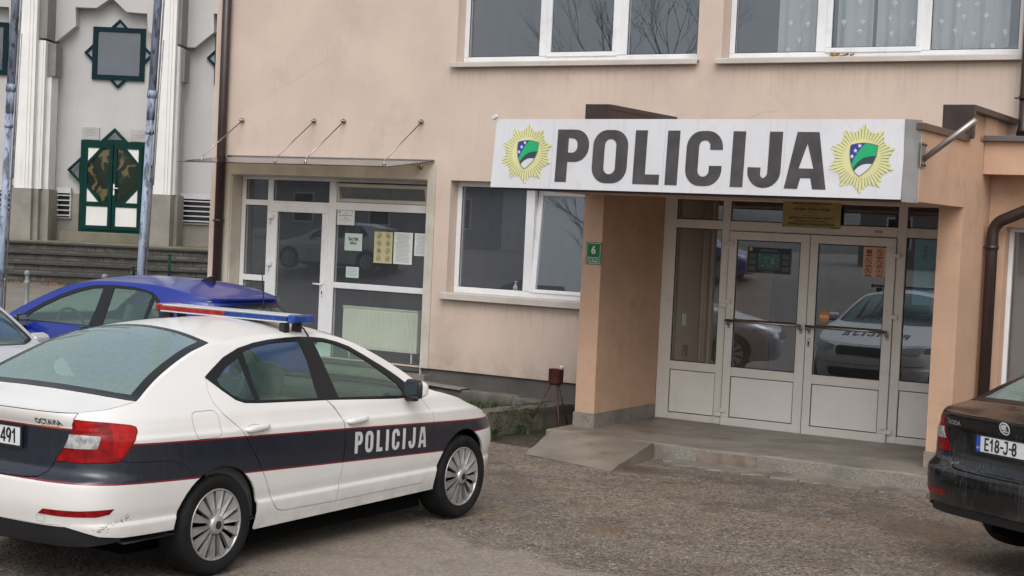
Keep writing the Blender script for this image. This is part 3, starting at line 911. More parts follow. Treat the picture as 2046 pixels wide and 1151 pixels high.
def plate(parent, c, zc, tilt_text, blue, parent_y=None, chars='', x0=0.0, size=.1, bh=True):
    """licence plate on the tailgate"""
    t0 = 0
    base = c.P(0, zc); n = c.N(0, zc); up = Vector((0, -n.z, -n.y)) if False else (n.cross(Vector((1, 0, 0)))).normalized()
    if up.z < 0: up = -up
    o = base + n * .014
    f = lambda u, v, d=0.0: o + Vector((1, 0, 0)) * u + up * v + n * d
    pl = flat('licence_plate', rrect(-.26, .26, -.056, .056, .008, 3), [], lambda u, v, d: f(u, v, d), .004, C_PLATE, parent)
    fr = flat('plate_frame', rrect(-.272, .272, -.070, .064, .012, 3), [rrect(-.258, .258, -.054, .054, .006, 3)], lambda u, v, d: f(u, v, d - .004), .011, C_BLACK, pl)
    if blue:
        flat('country_band', [(-.26, -.054), (-.22, -.054), (-.22, .054), (-.26, .054)], [], lambda u, v, d: f(u, v, .0046 + d), .0006, C_PBLUE, pl)
        if bh: text_obj('country_code', [('BIH', -.24, -.03, .022, .0, .8)], lambda u, v: f(u, v, .0060), C_PLATE, pl)
    if chars:
        stroke_text('plate_number', chars, x0, size, .040, .0125, lambda u, v, e: f(u, v, .0056 + e), C_INK, pl)
    return pl

def make_hatch(root, paint, detail=True):
    c = CH; P, N = c.P, c.N
    TP = lambda x, s: c.Tp(x, s); TN = lambda x, s: c.TN(x, s)
    L = c.L; axr, axf = .82, 3.45
    dlo = [(.72, 1.10), (.80, 1.20), (.92, 1.285), (1.1, 1.348), (1.4, 1.385), (1.7, 1.388), (1.95, 1.372), (2.15, 1.33), (2.35, 1.262), (2.55, 1.172), (2.7, 1.095), (2.80, 1.03), (2.84, .975), (2.3, .985), (1.4, 1.005), (.95, 1.03)]
    q1 = [(.84, 1.12), (.90, 1.205), (.985, 1.270), (1.02, 1.285), (1.06, 1.04), (.95, 1.055)]
    q2 = [(1.09, 1.318), (1.2, 1.348), (1.4, 1.363), (1.66, 1.366), (1.64, 1.2), (1.62, 1.015), (1.10, 1.035)]
    q3 = [(1.80, 1.358), (1.95, 1.345), (2.12, 1.302), (2.33, 1.232), (2.52, 1.145), (2.66, 1.07), (2.72, 1.01), (1.80, 1.005), (1.79, 1.15)]
    rdoor = [(.90, 1.03), (1.0, .88), (1.12, .70), (1.25, .45), (1.34, .33), (1.70, .32), (1.73, .7), (1.72, 1.0), (1.4, 1.02)]
    fdoor = [(1.72, 1.0), (1.73, .7), (1.70, .32), (2.85, .33), (2.96, .5), (2.97, .8), (2.88, .95), (2.80, .99), (2.3, 1.0)]
    DL, RD, FD = c.sz(densify(dlo, .03)), c.sz(densify(rdoor, .03)), c.sz(densify(fdoor, .03))
    Q = [c.sz(densify(q, .03)) for q in (q1, q2, q3)]
    fl = flank(c, axr, axf, (.30, .34), .22, .24, .22, .36)
    rwin = [(0, 1.02), (c.t_x(.58), 1.02), (c.t_x(.68), 1.04), (c.t_x(.70), 1.09), (c.t_x(.66), 1.20), (c.t_x(.63), 1.262), (0, 1.272)]
    rwh = [(-.02, 1.02)] + rwin + [(-.02, 1.272)]
    gate_r = [(0, .55), (c.t_x(.5), .55), (c.t_x(.56), .62), (c.t_x(.60), .80), (c.t_x(.73), 1.0), (c.t_x(.73), 1.12), (c.t_x(.68), 1.27), (c.t_x(.64), 1.295), (0, 1.302)]
    gate_h = [(-.02, .55)] + gate_r + [(-.02, 1.302)]
    sk = Skin()
    sk.add(P, N, fl, [DL, RD, FD, densify(gate_h, .03)], (.05, .025), 0, .015, True, 0, .03)
    top = [(0, c.edge()[0])] + [(P(t, c.zt(c.pl(t)[1])).x, P(t, c.zt(c.pl(t)[1])).y) for t in [c.T * i / 120 for i in range(1, 121)]]
    ws = [(0, 2.12), (.3, 2.125), (.5, 2.145)] + [(c.xtop(s) - .05, s) for s in (2.19, 2.3, 2.4, 2.5, 2.6, 2.7, 2.8, 2.9, 2.98)] + [(.62, 3.08), (.4, 3.15), (.2, 3.18), (0, 3.19)]
    hood = [(0, 3.25), (.3, 3.24), (.55, 3.19), (.72, 3.10), (c.xtop(3.08) - .03, 3.07)] + [(c.xtop(s) - .03, s) for s in (3.3, 3.5, 3.7, 3.85)] + [(.62, 4.0), (.4, 4.10), (0, 4.14)]
    hneg = lambda pl: pl + [(-.05, pl[-1][1]), (-.05, pl[0][1])]
    sk.add(TP, TN, densify(top, .05), [densify(hneg(q), .04) for q in (ws, hood)], (.06, .05), 0, .012, True, 0, .05)
    body = sk.build('body', paint, root)
    sym = lambda h: [(x, s) for x, s in h] + [(-x, s) for x, s in h[::-1] if x > 1e-6]
    Skin().add(TP, TN, inset(densify(sym(hood), .05), .003), (), (.06, .05), .001, .02).build('hood', paint, root)
    gs = gate_r + [(-t, z) for t, z in gate_r[::-1][1:-1]]
    rs = rwin + [(-t, z) for t, z in rwin[::-1][1:-1]]
    gate = Skin().add(P, N, inset(densify(gs, .03), .0035), [densify(rs, .03)], (.045, .025), .001, .02).build('tailgate', paint, root)
    ri = densify(inset(rs, .035), .03)
    Skin().add(P, N, densify(rs, .03), [ri], (.05, .03), .002, .01).build('glass_surround', C_GLOSS, root)
    Skin().add(P, N, inset(ri, -.004), (), (.05, .03), .001, 0).build('rear_window', C_GLASS, root)
    for nm, O in (('rear_door', RD), ('front_door', FD)):
        for sg, d in zip((1, -1), side_part(nm, c, inset(O, .0035), [], paint, root, .001, .02, (.05, .025))):
            hs = 1.12 if nm == 'rear_door' else 1.9
            p = P(c.t_s(hs), .86); b = MB()
            b.box(.012 * sg - .010, .012 * sg + .010, -.10, .10, -.015, .015, .008, Matrix.Translation((p.x * sg, p.y, .86)), 3)
            b.build('handle', paint, d)
    side_part('window_trim', c, inset(DL, .002), Q, C_GLOSS, root, -.001, .012, (.05, .05))
    for q in Q: side_part('side_window', c, inset(q, -.004), [], C_GLASS, root, -.007, .0, (.06, .06))
    full = densify(sym(ws), .04); inn = densify(inset(sym(ws), .03), .04)
    Skin().add(TP, TN, inset(full, .003), [inn], (.06, .05), .003, .01).build('glass_surround', C_GLOSS, root)
    Skin().add(TP, TN, inset(inn, -.004), (), (.06, .05), .0015, 0).build('windshield', C_GLASS, root)
    lamp = [(c.t_x(.60), .80), (c.t_x(.665), .94), (c.t_x(.80), .95), (c.t_s(.34), .93), (c.t_s(.32), .85), (c.t_x(.80), .80)]
    side_part('tail_lamp', c, densify(lamp, .02), [], C_RED, root, .004, .02, (.03, .02))
    hl = [(c.t_x(x, True), z) for x, z in [(.46, .68), (.60, .62), (.78, .63), (.84, .70), (.80, .74), (.60, .725)]]
    side_part('headlight', c, densify(hl, .02), [], C_CLEAR, root, .004, .01, (.03, .02))
    tt = c.t_x(.42, True)
    Skin().add(P, N, densify([(tt, .56), (tt, .66), (c.T, .69), (c.T, .55)], .03), (), (.05, .03), .004, .008, True).build('grille', C_BLACK, root)
    b = MB()
    b.box(-.76, .76, 1.22, 3.05, .13, .38); b.box(-.56, .56, .45, 1.218, .16, .38); b.box(-.56, .56, 3.052, 3.75, .16, .38)  # low wide boxes again, shaped to darken the ground below
    for ay in (axr, axf):
        for sg in (1, -1):
            pr = [(ay + .365 * math.cos(R(t)), .31 + .365 * math.sin(R(t))) for t in range(2, 179, 8)]
            for (y0, z0), (y1, z1) in zip(pr, pr[1:]):
                xa, xb = [P(c.t_s(q), max(.25, w_)).x - .03 for q, w_ in ((y0, z0), (y1, z1))]
                b.face([(sg * xa, y0, z0), (sg * xb, y1, z1), (sg * .56, y1, z1), (sg * .56, y0, z0)])
            b.face([(sg * .56, y, z) for y, z in pr])
    b.build('underbody', C_UNDER, root, recalc=False)
    b = MB()
    for sg in (1, -1):
        for s0 in [i * .1 + .6 for i in range(24)]:
            t0, t1 = c.t_s(s0) * sg, c.t_s(s0 + .1) * sg
            b.face([P(t0, .3, -.05), P(t1, .3, -.05), P(t1, .96, -.05), P(t0, .96, -.05)])
    b.face([(-.83, .3, .30), (.83, .3, .30), (.83, 3.2, .30), (-.83, 3.2, .30)])
    b.box(-.68, .68, 2.62, 3.02, .70, .95, .06)
    b.face([(-.8, 3.15, .3), (.8, 3.15, .3), (.8, 3.15, .95), (-.8, 3.15, .95)])
    b.box(-.68, .68, .45, .75, .90, .93)
    b.build('cabin', C_INT, root, recalc=False)
    Skin().add(TP, TN, densify([(-.52, .5), (.52, .5), (.52, 2.1), (-.52, 2.1)], .1), (), .12, -.03, 0).build('headliner', C_ROOFL, root)
    if detail:
        for x in (-.37, .37): seat(root, x, 1.92)
        b = MB()
        m = Matrix.Translation((0, .92, .42)) @ Matrix.Rotation(R(22), 4, 'X')
        b.box(-.62, .62, -.07, .07, 0, .56, .05, m, 3)
        for x in (-.38, .38): b.box(x - .13, x + .13, -.05, .05, .56, .74, .04, m, 3)
        b.build('rear_bench', C_SEAT, root)
        b = MB()
        b.tube([(-.37 + .18 * math.cos(R(t)), 2.52 + .18 * math.sin(R(t)) * .35, .93 + .18 * math.sin(R(t))) for t in range(0, 361, 15)], .015, 8, False)
        b.tube([(-.54, 2.52, .93), (-.2, 2.52, .93)], .02, 6)
        b.build('steering_wheel', C_INT, root)
    for ay in (axr, axf):
        for sg in (1, -1): wheel(root, .858 * sg, ay, sg, spokes=10)
    for sg in (1, -1): car_mirror(root, sg, (.885, 2.66, 1.01), paint)
    return body, gate

def copy_thing(root, loc, rz, label):
    r = root.copy(); COL.objects.link(r); r.location = loc; r.rotation_euler = (0, 0, rz); r['label'] = label
    for ch in list(root.children):
        c1 = ch.copy(); COL.objects.link(c1); c1.parent = r
        for g in list(ch.children):
            c2 = g.copy(); COL.objects.link(c2); c2.parent = c1
    return r

# ---------------------------------------------------------------- the cars
P_WHITE = paint_mat('police_paint', (.69, .665, .635), stripe=(.89, -.030, -.0018, .655, -.034, 'side'), speck=.05)
P_GATE = paint_mat('police_tailgate_paint', (.69, .665, .635), stripe=(.958, 0, 0, .60, 0, 'gate'), speck=.05)
P_BLACK = paint_mat('black_paint', (.004, .004, .005), .25, .16, speck=.30, rain=.45)
P_BLUE = paint_mat('blue_paint', (.004, .020, .215), .25, .22, metal=.0, speck=.10)
P_SILVER = paint_mat('silver_paint', (.50, .50, .52), .5, .25, metal=.3, speck=.1)

def police_car():
    root = thing('police_car', 'white police sedan with a dark blue side stripe and a red and blue light bar', 'car', (0.5237, -10.3173, 0), R(-1.344))
    body, gate = make_sedan(root, P_WHITE, P_GATE)
    c = CS
    # POLICIJA on the front doors and hood
    def letters(name, to3, parent, mat, gap=.13, H=1.0):
        x = 0; first = True
        lay = []
        for ch in 'POLICIJA':
            g, w = glyph(ch, WID[ch]); lay.append((x, g)); x += w + (.30 if ch in 'OLICJ' else .22)
        tot = x - .22
        vs = []; fs = []
        for x0, g in lay:
            for o, hs in g:
                V, F = cdt([(p[0] + x0, p[1]) for p in densify(o, .25)], [[(p[0] + x0, p[1]) for p in h] for h in hs], (0, 0))
                k = len(vs); vs += [tuple(to3(v.x / tot, v.y)) for v in V]; fs += [tuple(i + k for i in f) for f in F]
        me = bpy.data.meshes.new(name); me.from_pydata(vs, [], fs); me.materials.append(mat)
        return link(name, me, parent)
    doors = [o for o in root.children if o.name.startswith('front_door')]
    tx = M('reflective_lettering', (.50, .50, .49), .4, var=.1)
    for sg, d in zip((1, -1), doors):
        def f(u, v, sg=sg):
            s = 2.395 + u * .845 if sg > 0 else 3.24 - u * .845
            zb = .628 - .040 * (s - 2.395)
            return c.P(c.t_s(s) * sg, zb + v * (.148), .0032)
        letters('door_lettering', f, d, tx)
    hood = [o for o in root.children if o.name.startswith('hood')][0]
    ink = M('blue_lettering', (.02, .025, .05), .4)
    letters('hood_lettering', lambda u, v: c.Tp(.48 - u * .96, 4.12 - v * .2, .004), hood, ink)
    # badge and plate
    fb = lambda u, v: c.P(c.t_x(.385 + u) , .985 + v, .004)
    text_obj('badge_text', [('OCTAVIA', .105, .0, .044, .0012, 1.05)], fb, M('dark_chrome', (.12, .12, .12), .25, metal=.8), gate)
    b = MB(); x = .035
    for w in (.018, .012, .016, .010, .014, .020, .012, .016):   # unreadable orange dealer line
        b.face([fb(x, -.033), fb(x + w, -.033), fb(x + w, -.022), fb(x, -.022)]); x += w + .004
    b.build('dealer_line', M('orange_print', (.45, .13, .04), .5), gate, recalc=False)
    plate(root, c, .880, 0, True, chars='491', x0=.165, size=.076)
    # fuel flap seam
    fo = c.sz(densify(rrect(.86, 1.085, .86, 1.02, .045), .03))
    Skin().add(c.P, c.N, fo, [inset(fo, .0026)], (0, 0), .0012, .0).build('fuel_flap_seam', M('seam_grey', (.14, .135, .13), .7), root)
    # tow cover seam on the bumper
    to = [(c.t_x(x), z) for x, z in rrect(.47, .53, .425, .465, .006, 2)]
    Skin().add(c.P, c.N, to, [inset(to, .002)], (0, 0), .0032, .0).build('tow_cover_seam', M('seam_light', (.3, .29, .28), .7), root)
    # scuffs on the bumper corner
    random.seed(3); b = MB()
    for i in range(70):
        q = random.random(); s = .16 + .20 * q + random.gauss(0, .012); z = .385 + .075 * q + random.gauss(0, .010)
        t = c.t_s(max(.05, s)); w = random.uniform(.002, .007); h = random.uniform(.001, .003)
        b.face([c.P(t - w, z, .0036), c.P(t + w, z, .0036), c.P(t + w * .6, z + h, .0036), c.P(t - w * .8, z + h, .0036)])
    b.build('scuff_marks', C_BLACK, [o for o in root.children if o.name.startswith('rear_bumper')][0], recalc=False)
    # wiper
    b = MB(); b.tube([c.Tp(-.57, 1.275, .016), c.Tp(-.50, 1.24, .016), c.Tp(-.40, 1.19, .014)], [.010, .008, .005], 6)
    b.build('rear_wiper', C_BLACK, root)
    # light bar
    bar = MB(); bar.box(-.575, .575, 2.02, 2.24, 1.504, 1.513, .003); bar.box(-.575, .575, 2.035, 2.225, 1.545, 1.555, .004)
    lb = bar.build('light_bar', M('white_plastic', (.50, .50, .50), .3, var=.05), root)
    L_RED = M('bar_red_lens', (.30, .018, .016), .15, var=.4, vs=22, coat=.5); L_BLU = M('bar_blue_lens', (.006, .05, .25), .15, var=.4, vs=22, coat=.5)
    for nm, x0, x1, mt in (('red_lens', -.572, .02, L_RED), ('blue_lens', .02, .572, L_BLU)):
        b = MB(); b.box(x0, x1, 2.026, 2.234, 1.5135, 1.5445, .004); b.build(nm, mt, lb)
    for nm, x0, x1, mt in (('red_lens', -.635, -.577, L_RED), ('blue_lens', .577, .635, L_BLU)):
        b = MB(); b.box(x0, x1, 2.03, 2.25, 1.503, 1.558, .012, None, 3); b.build(nm, mt, lb)
    for sx in (-1, 1):
        for y in (2.06, 2.19):
            b = MB(); x = .53 * sx
            b.box(x - .026, x + .026, y - .028, y + .028, 1.43, 1.500, .008); b.build('bar_foot', C_BLACK, lb)
    b = MB(); b.tube([(.55, 2.15, 1.50), (.575, 2.17, 1.478), (.60, 2.18, 1.462), (.640, 2.185, 1.412)], .006, 6); b.build('bar_cable', C_BLACK, root)
    # aerial
    b = MB(); b.tube([(-.16, 2.66, 1.43), (-.165, 2.62, 1.76), (-.168, 2.60, 1.92)], [.006, .004, .003], 6); b.lathe([(.0, 1.46), (.022, 1.455), (.026, 1.43)], 12, Matrix.Translation((-.16, 2.66, 0)))
    b.build('aerial', C_BLACK, root)
    return root
POLICE = police_car()

def black_car():
    root = thing('parked_car', 'black sedan parked with its rear to the road beside the porch, streaked with rain', 'car', (5.27, -5.92, .02), R(-30))
    body, gate = make_sedan(root, P_BLACK, P_BLACK, True, 'v')
    c = CS
    plate(root, c, .868, 0, True, chars='E18-J-8', x0=-.035, size=.076)
    sil = M('silver_badge', (.55, .55, .55), .25, metal=.6)
    fb = lambda u, v: c.P(c.t_x(abs(-.56 + u)) * -1, .985 + v, .004)
    text_obj('badge_text', [('ŠKODA', .07, .0, .045, .0012, 1.05)], lambda u, v: c.P(-c.t_x(.60 - u), .975 + v, .004), sil, gate)
    text_obj('model_text', [('Superb', .06, 0, .036, .0, 1.0)], lambda u, v: c.P(-c.t_x(.52 - u), .70 + v, .004), M('dull_badge', (.2, .2, .2), .4, metal=.6), gate)
    cen = c.P(0, 1.0); n = c.N(0, 1.0); up = n.cross(Vector((1, 0, 0))).normalized(); up = up if up.z > 0 else -up
    f3 = lambda u, v, d: cen + Vector((u, 0, 0)) + up * v + n * (.004 + d)
    circ = lambda r, cx=0, cz=0, n_=28: [(cx + r * math.cos(2 * math.pi * i / n_), cz + r * math.sin(2 * math.pi * i / n_)) for i in range(n_)]
    bd = flat('round_badge', circ(.046), [], f3, .004, C_BLACK, gate)
    flat('badge_ring', circ(.046), [circ(.037)], lambda u, v, d: f3(u, v, d + .0045), .002, C_PLATE, gate)
    # winged arrow: wing, arrow head
    wing = [(-.012, -.012), (-.030, -.004), (-.028, .016), (-.012, .028), (.010, .030), (.022, .018), (.012, .012), (.006, .002), (.020, -.006), (.004, -.010)]
    flat('badge_wing', wing, [], lambda u, v, d: f3(u, v, d + .0045), .0015, C_PLATE, gate)
    flat('badge_arrow', [(-.028, -.016), (.016, -.016), (.026, -.021), (.016, -.026), (-.016, -.026)], [], lambda u, v, d: f3(u, v, d + .0045), .0015, C_PLATE, gate)
    return root
BLACK = black_car()

def blue_car():
    root = thing('parked_car', 'bright blue wet hatchback parked along the wall behind the white police car', 'car', (-2.04, -4.36, -.03), R(90 + 1.0)); root.scale = (1.06, .98, 1.06)
    make_hatch(root, P_BLUE)
    c = CH
    b = MB(); z = c.Tz(0, 1.0)
    b.prism([(.92, z - .02), (1.13, z - .01), (1.09, z + .012), (.96, z + .058), (.93, z + .056)], 0, -.02, .02)
    b.build('roof_fin', C_BLACK, root)
    return root
BLUE = blue_car()

def silver_car():
    # heading (.95,-.3): cowl corner near (-2.9,-6.75)
    h = math.atan2(-.30, .95) - math.pi / 2
    d = Vector((math.cos(h + math.pi / 2), math.sin(h + math.pi / 2), 0)); l = Vector((-d.y, d.x, 0))
    p = Vector((-2.52, -7.18, 0)) - d * 2.98 - l * .70
    root = thing('parked_car', 'silver car facing the road at the left edge, showing its windscreen and bonnet', 'car', (p.x, p.y, .02), h)
    make_hatch(root, P_SILVER)
    return root
SILVER = silver_car()
# ---------------------------------------------------------------- ground
FH = Vector((-.50984, .86027, 0)); RH = Vector((.86027, .50984, 0)); CAMP = Vector((7.824, -16.64, 2.23))
def gz(x, y):
    d = (x - CAMP.x) * FH.x + (y - CAMP.y) * FH.y
    z = -.06 * sstep(-7.5, -3.0, y)
    z += .46 * sstep(21, 35.5, d) * sstep(-3.0, -8.0, x)
    z += 1.1 * sstep(-17.5, -27, y)
    return z

def ground_mat():
    m, nt, b = nt_new('wet_asphalt')
    v, raw = coords(nt)
    sep = nt.nodes.new('ShaderNodeSeparateXYZ'); nt.links.new(raw, sep.inputs[0])
    X, Y = sep.outputs[0], sep.outputs[1]
    def chips(scale, lo, hi):
        vo = nt.nodes.new('ShaderNodeTexVoronoi'); vo.inputs['Scale'].default_value = scale; nt.links.new(v, vo.inputs['Vector'])
        sc = nt.nodes.new('ShaderNodeSeparateColor'); nt.links.new(vo.outputs['Color'], sc.inputs[0])
        return vo, sc, math_n(nt, 'MULTIPLY', ramp_n(nt, sc.outputs[0], (lo, hi)), ramp_n(nt, math_n(nt, 'SUBTRACT', .5, vo.outputs['Distance']), (.02, .22)))
    vo, sc, sel = chips(58, .45, .8); vo2, sc2, sel2 = chips(32, .70, .9)
    big = noise_n(nt, v, .55, 5, .6); mid = noise_n(nt, v, 3.2, 5, .65); fine = noise_n(nt, v, 34, 3, .6)
    base = mix_n(nt, ramp_n(nt, mid, (.3, .7)), (.125, .100, .078), (.195, .160, .126))
    base = mix_n(nt, math_n(nt, 'MULTIPLY', ramp_n(nt, big, (.42, .62)), .55), base, (.225, .172, .122))
    stone = mix_n(nt, ramp_n(nt, sc.outputs[1], (.1, .9)), (.24, .20, .16), (.55, .49, .41))
    out = mix_n(nt, math_n(nt, 'MULTIPLY', sel, math_n(nt, 'MULTIPLY_ADD', mid, .9, .35)), base, stone)
    out = mix_n(nt, math_n(nt, 'MULTIPLY', sel2, math_n(nt, 'MULTIPLY_ADD', noise_n(nt, v, 1.4, 4), 1.3, -.1)), out, mix_n(nt, sc2.outputs[1], (.26, .21, .16), (.58, .52, .44)))
    for q in (sc, sc2):
        dark = math_n(nt, 'MULTIPLY', ramp_n(nt, math_n(nt, 'SUBTRACT', .34, q.outputs[2]), (.0, .2)), .55)
        out = mix_n(nt, dark, out, (.030, .025, .020))
    # lighter resurfaced strip towards the road
    wob = math_n(nt, 'MULTIPLY_ADD', noise_n(nt, v, .9, 4), 1.6, -.8)
    yy = math_n(nt, 'ADD', math_n(nt, 'MULTIPLY_ADD', X, .14, Y), wob)
    st = math_n(nt, 'SUBTRACT', 1.0, ramp_n(nt, yy, (-7.15, -6.85)))
    st2 = math_n(nt, 'MULTIPLY', st, ramp_n(nt, math_n(nt, 'ADD', yy, math_n(nt, 'MULTIPLY', fine, .2)), (-9.2, -8.4)))
    pale = mix_n(nt, ramp_n(nt, fine, (.35, .65)), (.22, .185, .15), (.36, .31, .25))
    out = mix_n(nt, math_n(nt, 'MULTIPLY', st2, .55), out, pale)
    # wet dark films and a few ochre stains
    wet = ramp_n(nt, noise_n(nt, v, .9, 6, .68), (.50, .64))
    near = math_n(nt, 'SUBTRACT', 1.0, ramp_n(nt, math_n(nt, 'ABSOLUTE', math_n(nt, 'ADD', Y, 4.0)), (.6, 2.4)))
    wt = math_n(nt, 'MULTIPLY', wet, math_n(nt, 'MULTIPLY_ADD', near, .65, .35))
    out = mix_n(nt, math_n(nt, 'MULTIPLY', wt, .72), out, (.065, .052, .042))
    och = math_n(nt, 'MULTIPLY', ramp_n(nt, noise_n(nt, v, 1.7, 4, .6), (.55, .68)), .50)
    out = mix_n(nt, och, out, (.17, .105, .055))
    nt.links.new(out, b.inputs['Base Color'])
    rg = math_n(nt, 'SUBTRACT', .60, math_n(nt, 'MULTIPLY', wt, .38))
    nt.links.new(rg, b.inputs['Roughness'])
    bn = nt.nodes.new('ShaderNodeBump'); bn.inputs['Strength'].default_value = .55; bn.inputs['Distance'].default_value = .010
    h = math_n(nt, 'ADD', math_n(nt, 'MULTIPLY', vo.outputs['Distance'], -1.0), math_n(nt, 'MULTIPLY', mid, .8))
    nt.links.new(h, bn.inputs['Height']); nt.links.new(bn.outputs[0], b.inputs['Normal'])
    return m
def sheet(name, xs, ys, mat, dz=0.0, keep=None):
    bm = bmesh.new(); g = {}
    for i, x in enumerate(xs):
        for j, y in enumerate(ys):
            g[i, j] = bm.verts.new((x, y, gz(x, y) + dz))
    for i in range(len(xs) - 1):
        for j in range(len(ys) - 1):
            if keep and not keep((xs[i] + xs[i + 1]) / 2, (ys[j] + ys[j + 1]) / 2): continue
            f = bm.faces.new((g[i, j], g[i + 1, j], g[i + 1, j + 1], g[i, j + 1])); f.smooth = True
    me = bpy.data.meshes.new(name); bm.to_mesh(me); bm.free(); me.materials.append(mat)
    return link(name, me)
def steps_(a, b, n): return [a + (b - a) * i / n for i in range(n + 1)]
xs = [-400, -150, -80] + steps_(-50, 30, 80) + [60, 150, 400]
ys = [-400, -150, -80] + steps_(-45, 45, 90) + [80, 150, 400]
struct(sheet('ground', xs, ys, ground_mat()))

def paver_mat():
    m, nt, b = nt_new('stone_paving')
    v, raw = coords(nt)
    br = nt.nodes.new('ShaderNodeTexBrick'); nt.links.new(coords(nt, (1, 1, 1))[0], br.inputs['Vector'])
    for k, val in (('Color1', (.13, .115, .10, 1)), ('Color2', (.20, .175, .15, 1)), ('Mortar', (.06, .055, .05, 1))): br.inputs[k].default_value = val
    br.inputs['Scale'].default_value = 1.6; br.inputs['Mortar Size'].default_value = .012; br.inputs['Brick Width'].default_value = .7; br.inputs['Row Height'].default_value = .35
    out = mix_n(nt, math_n(nt, 'MULTIPLY', noise_n(nt, v, 1.2, 4), .5), br.outputs['Color'], (.22, .19, .15))
    nt.links.new(out, b.inputs['Base Color']); b.inputs['Roughness'].default_value = .42
    return m
def plaza_ok(x, y):
    d = (x - CAMP.x) * FH.x + (y - CAMP.y) * FH.y
    return x < -7.6 and 21.5 < d < 37.2
struct(sheet('paving', steps_(-34, -7, 54), steps_(-12, 26, 76), paver_mat(), .006, plaza_ok))

# ---------------------------------------------------------------- police station
STUCCO = M('beige_stucco', (.575, .455, .378), .92, var=.07, vs=1.1, bump=.35, bs=150, streak=.10, dirt=((.30, .23, .185), .30, .9))
ORANGE = M('orange_stucco', (.54, .345, .235), .92, var=.10, vs=1.4, bump=.5, bs=120, streak=.10, dirt=((.27, .16, .095), .40, 1.5))
CREAM = M('cream_render', (.50, .46, .39), .9, var=.14, vs=2.2, bump=.3, bs=120, streak=.45, dirt=((.24, .20, .16), .35, 2.5))
PLINTH = M('grey_plinth', (.105, .095, .085), .85, var=.25, vs=2.5, bump=.3, bs=40, dirt=((.055, .05, .04), .6, 2.5))
PVC = M('white_upvc', (.70, .70, .705), .32, var=.05, vs=2, dirt=((.42, .39, .35), .30, 5))
PVC2 = M('aluminium_door_frame', (.70, .66, .61), .38, var=.05, vs=2, dirt=((.33, .29, .25), .25, 4))
PANEL = M('door_panel', (.74, .71, .665), .42, var=.04, vs=2, dirt=((.36, .32, .28), .2, 3))
SEAL = M('rubber_seal', (.012, .012, .012), .6)
BROWN = M('brown_sheet_metal', (.036, .020, .019), .42, var=.25, vs=8, streak=.3)
BROWN2 = M('brown_flashing', (.105, .062, .048), .45, var=.2, vs=5)
PIPE_M = M('brown_downpipe', (.032, .018, .017), .35, var=.2, vs=6)
SILLM = M('painted_sill', (.50, .45, .40), .5, var=.1, vs=3, dirt=((.3, .26, .22), .4, 6))
GALV = M('galvanised_sheet', (.30, .29, .285), .38, metal=.6, var=.2, vs=4, streak=.3)
STEEL = M('brushed_steel', (.38, .34, .31), .28, metal=1.0, var=.15)
HANDLEW = M('white_handle', (.75, .75, .75), .3)
CONC = M('worn_concrete', (.215, .190, .160), .62, var=.25, vs=2.2, bump=.5, bs=60, dirt=((.085, .07, .055), .7, 1.6), rvar=.2)
CONCW = M('wet_concrete', (.215, .185, .150), .40, var=.25, vs=1.6, bump=.3, bs=70, dirt=((.065, .052, .042), .7, 1.8), rvar=.25)
def granite_mat():
    m, nt, b = nt_new('speckled_terrazzo'); v, _ = coords(nt)
    vo = nt.nodes.new('ShaderNodeTexVoronoi'); vo.inputs['Scale'].default_value = 120; nt.links.new(v, vo.inputs['Vector'])
    sc = nt.nodes.new('ShaderNodeSeparateColor'); nt.links.new(vo.outputs['Color'], sc.inputs[0])
    o = mix_n(nt, ramp_n(nt, sc.outputs[0], (.2, .8)), (.17, .15, .125), (.27, .245, .205))
    o = mix_n(nt, math_n(nt, 'MULTIPLY', ramp_n(nt, noise_n(nt, v, 3, 4), (.5, .7)), .5), o, (.10, .09, .075))
    nt.links.new(o, b.inputs['Base Color']); b.inputs['Roughness'].default_value = .55
    return m
GRAN = granite_mat()
W_GLASS = glass_mat('window_glass', (.95, .97, .97), 2.4, 0, .012, .085, (.42, .46, .54))
D_GLASS = glass_mat('door_glass', (.93, .95, .96), 3.0, 0, .03, .03)
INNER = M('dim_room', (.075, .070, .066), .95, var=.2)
INNER_C = M('hall_cream', (.70, .64, .48), .9, var=.06)
INNER_B = M('hall_wood', (.26, .13, .07), .5, var=.2)

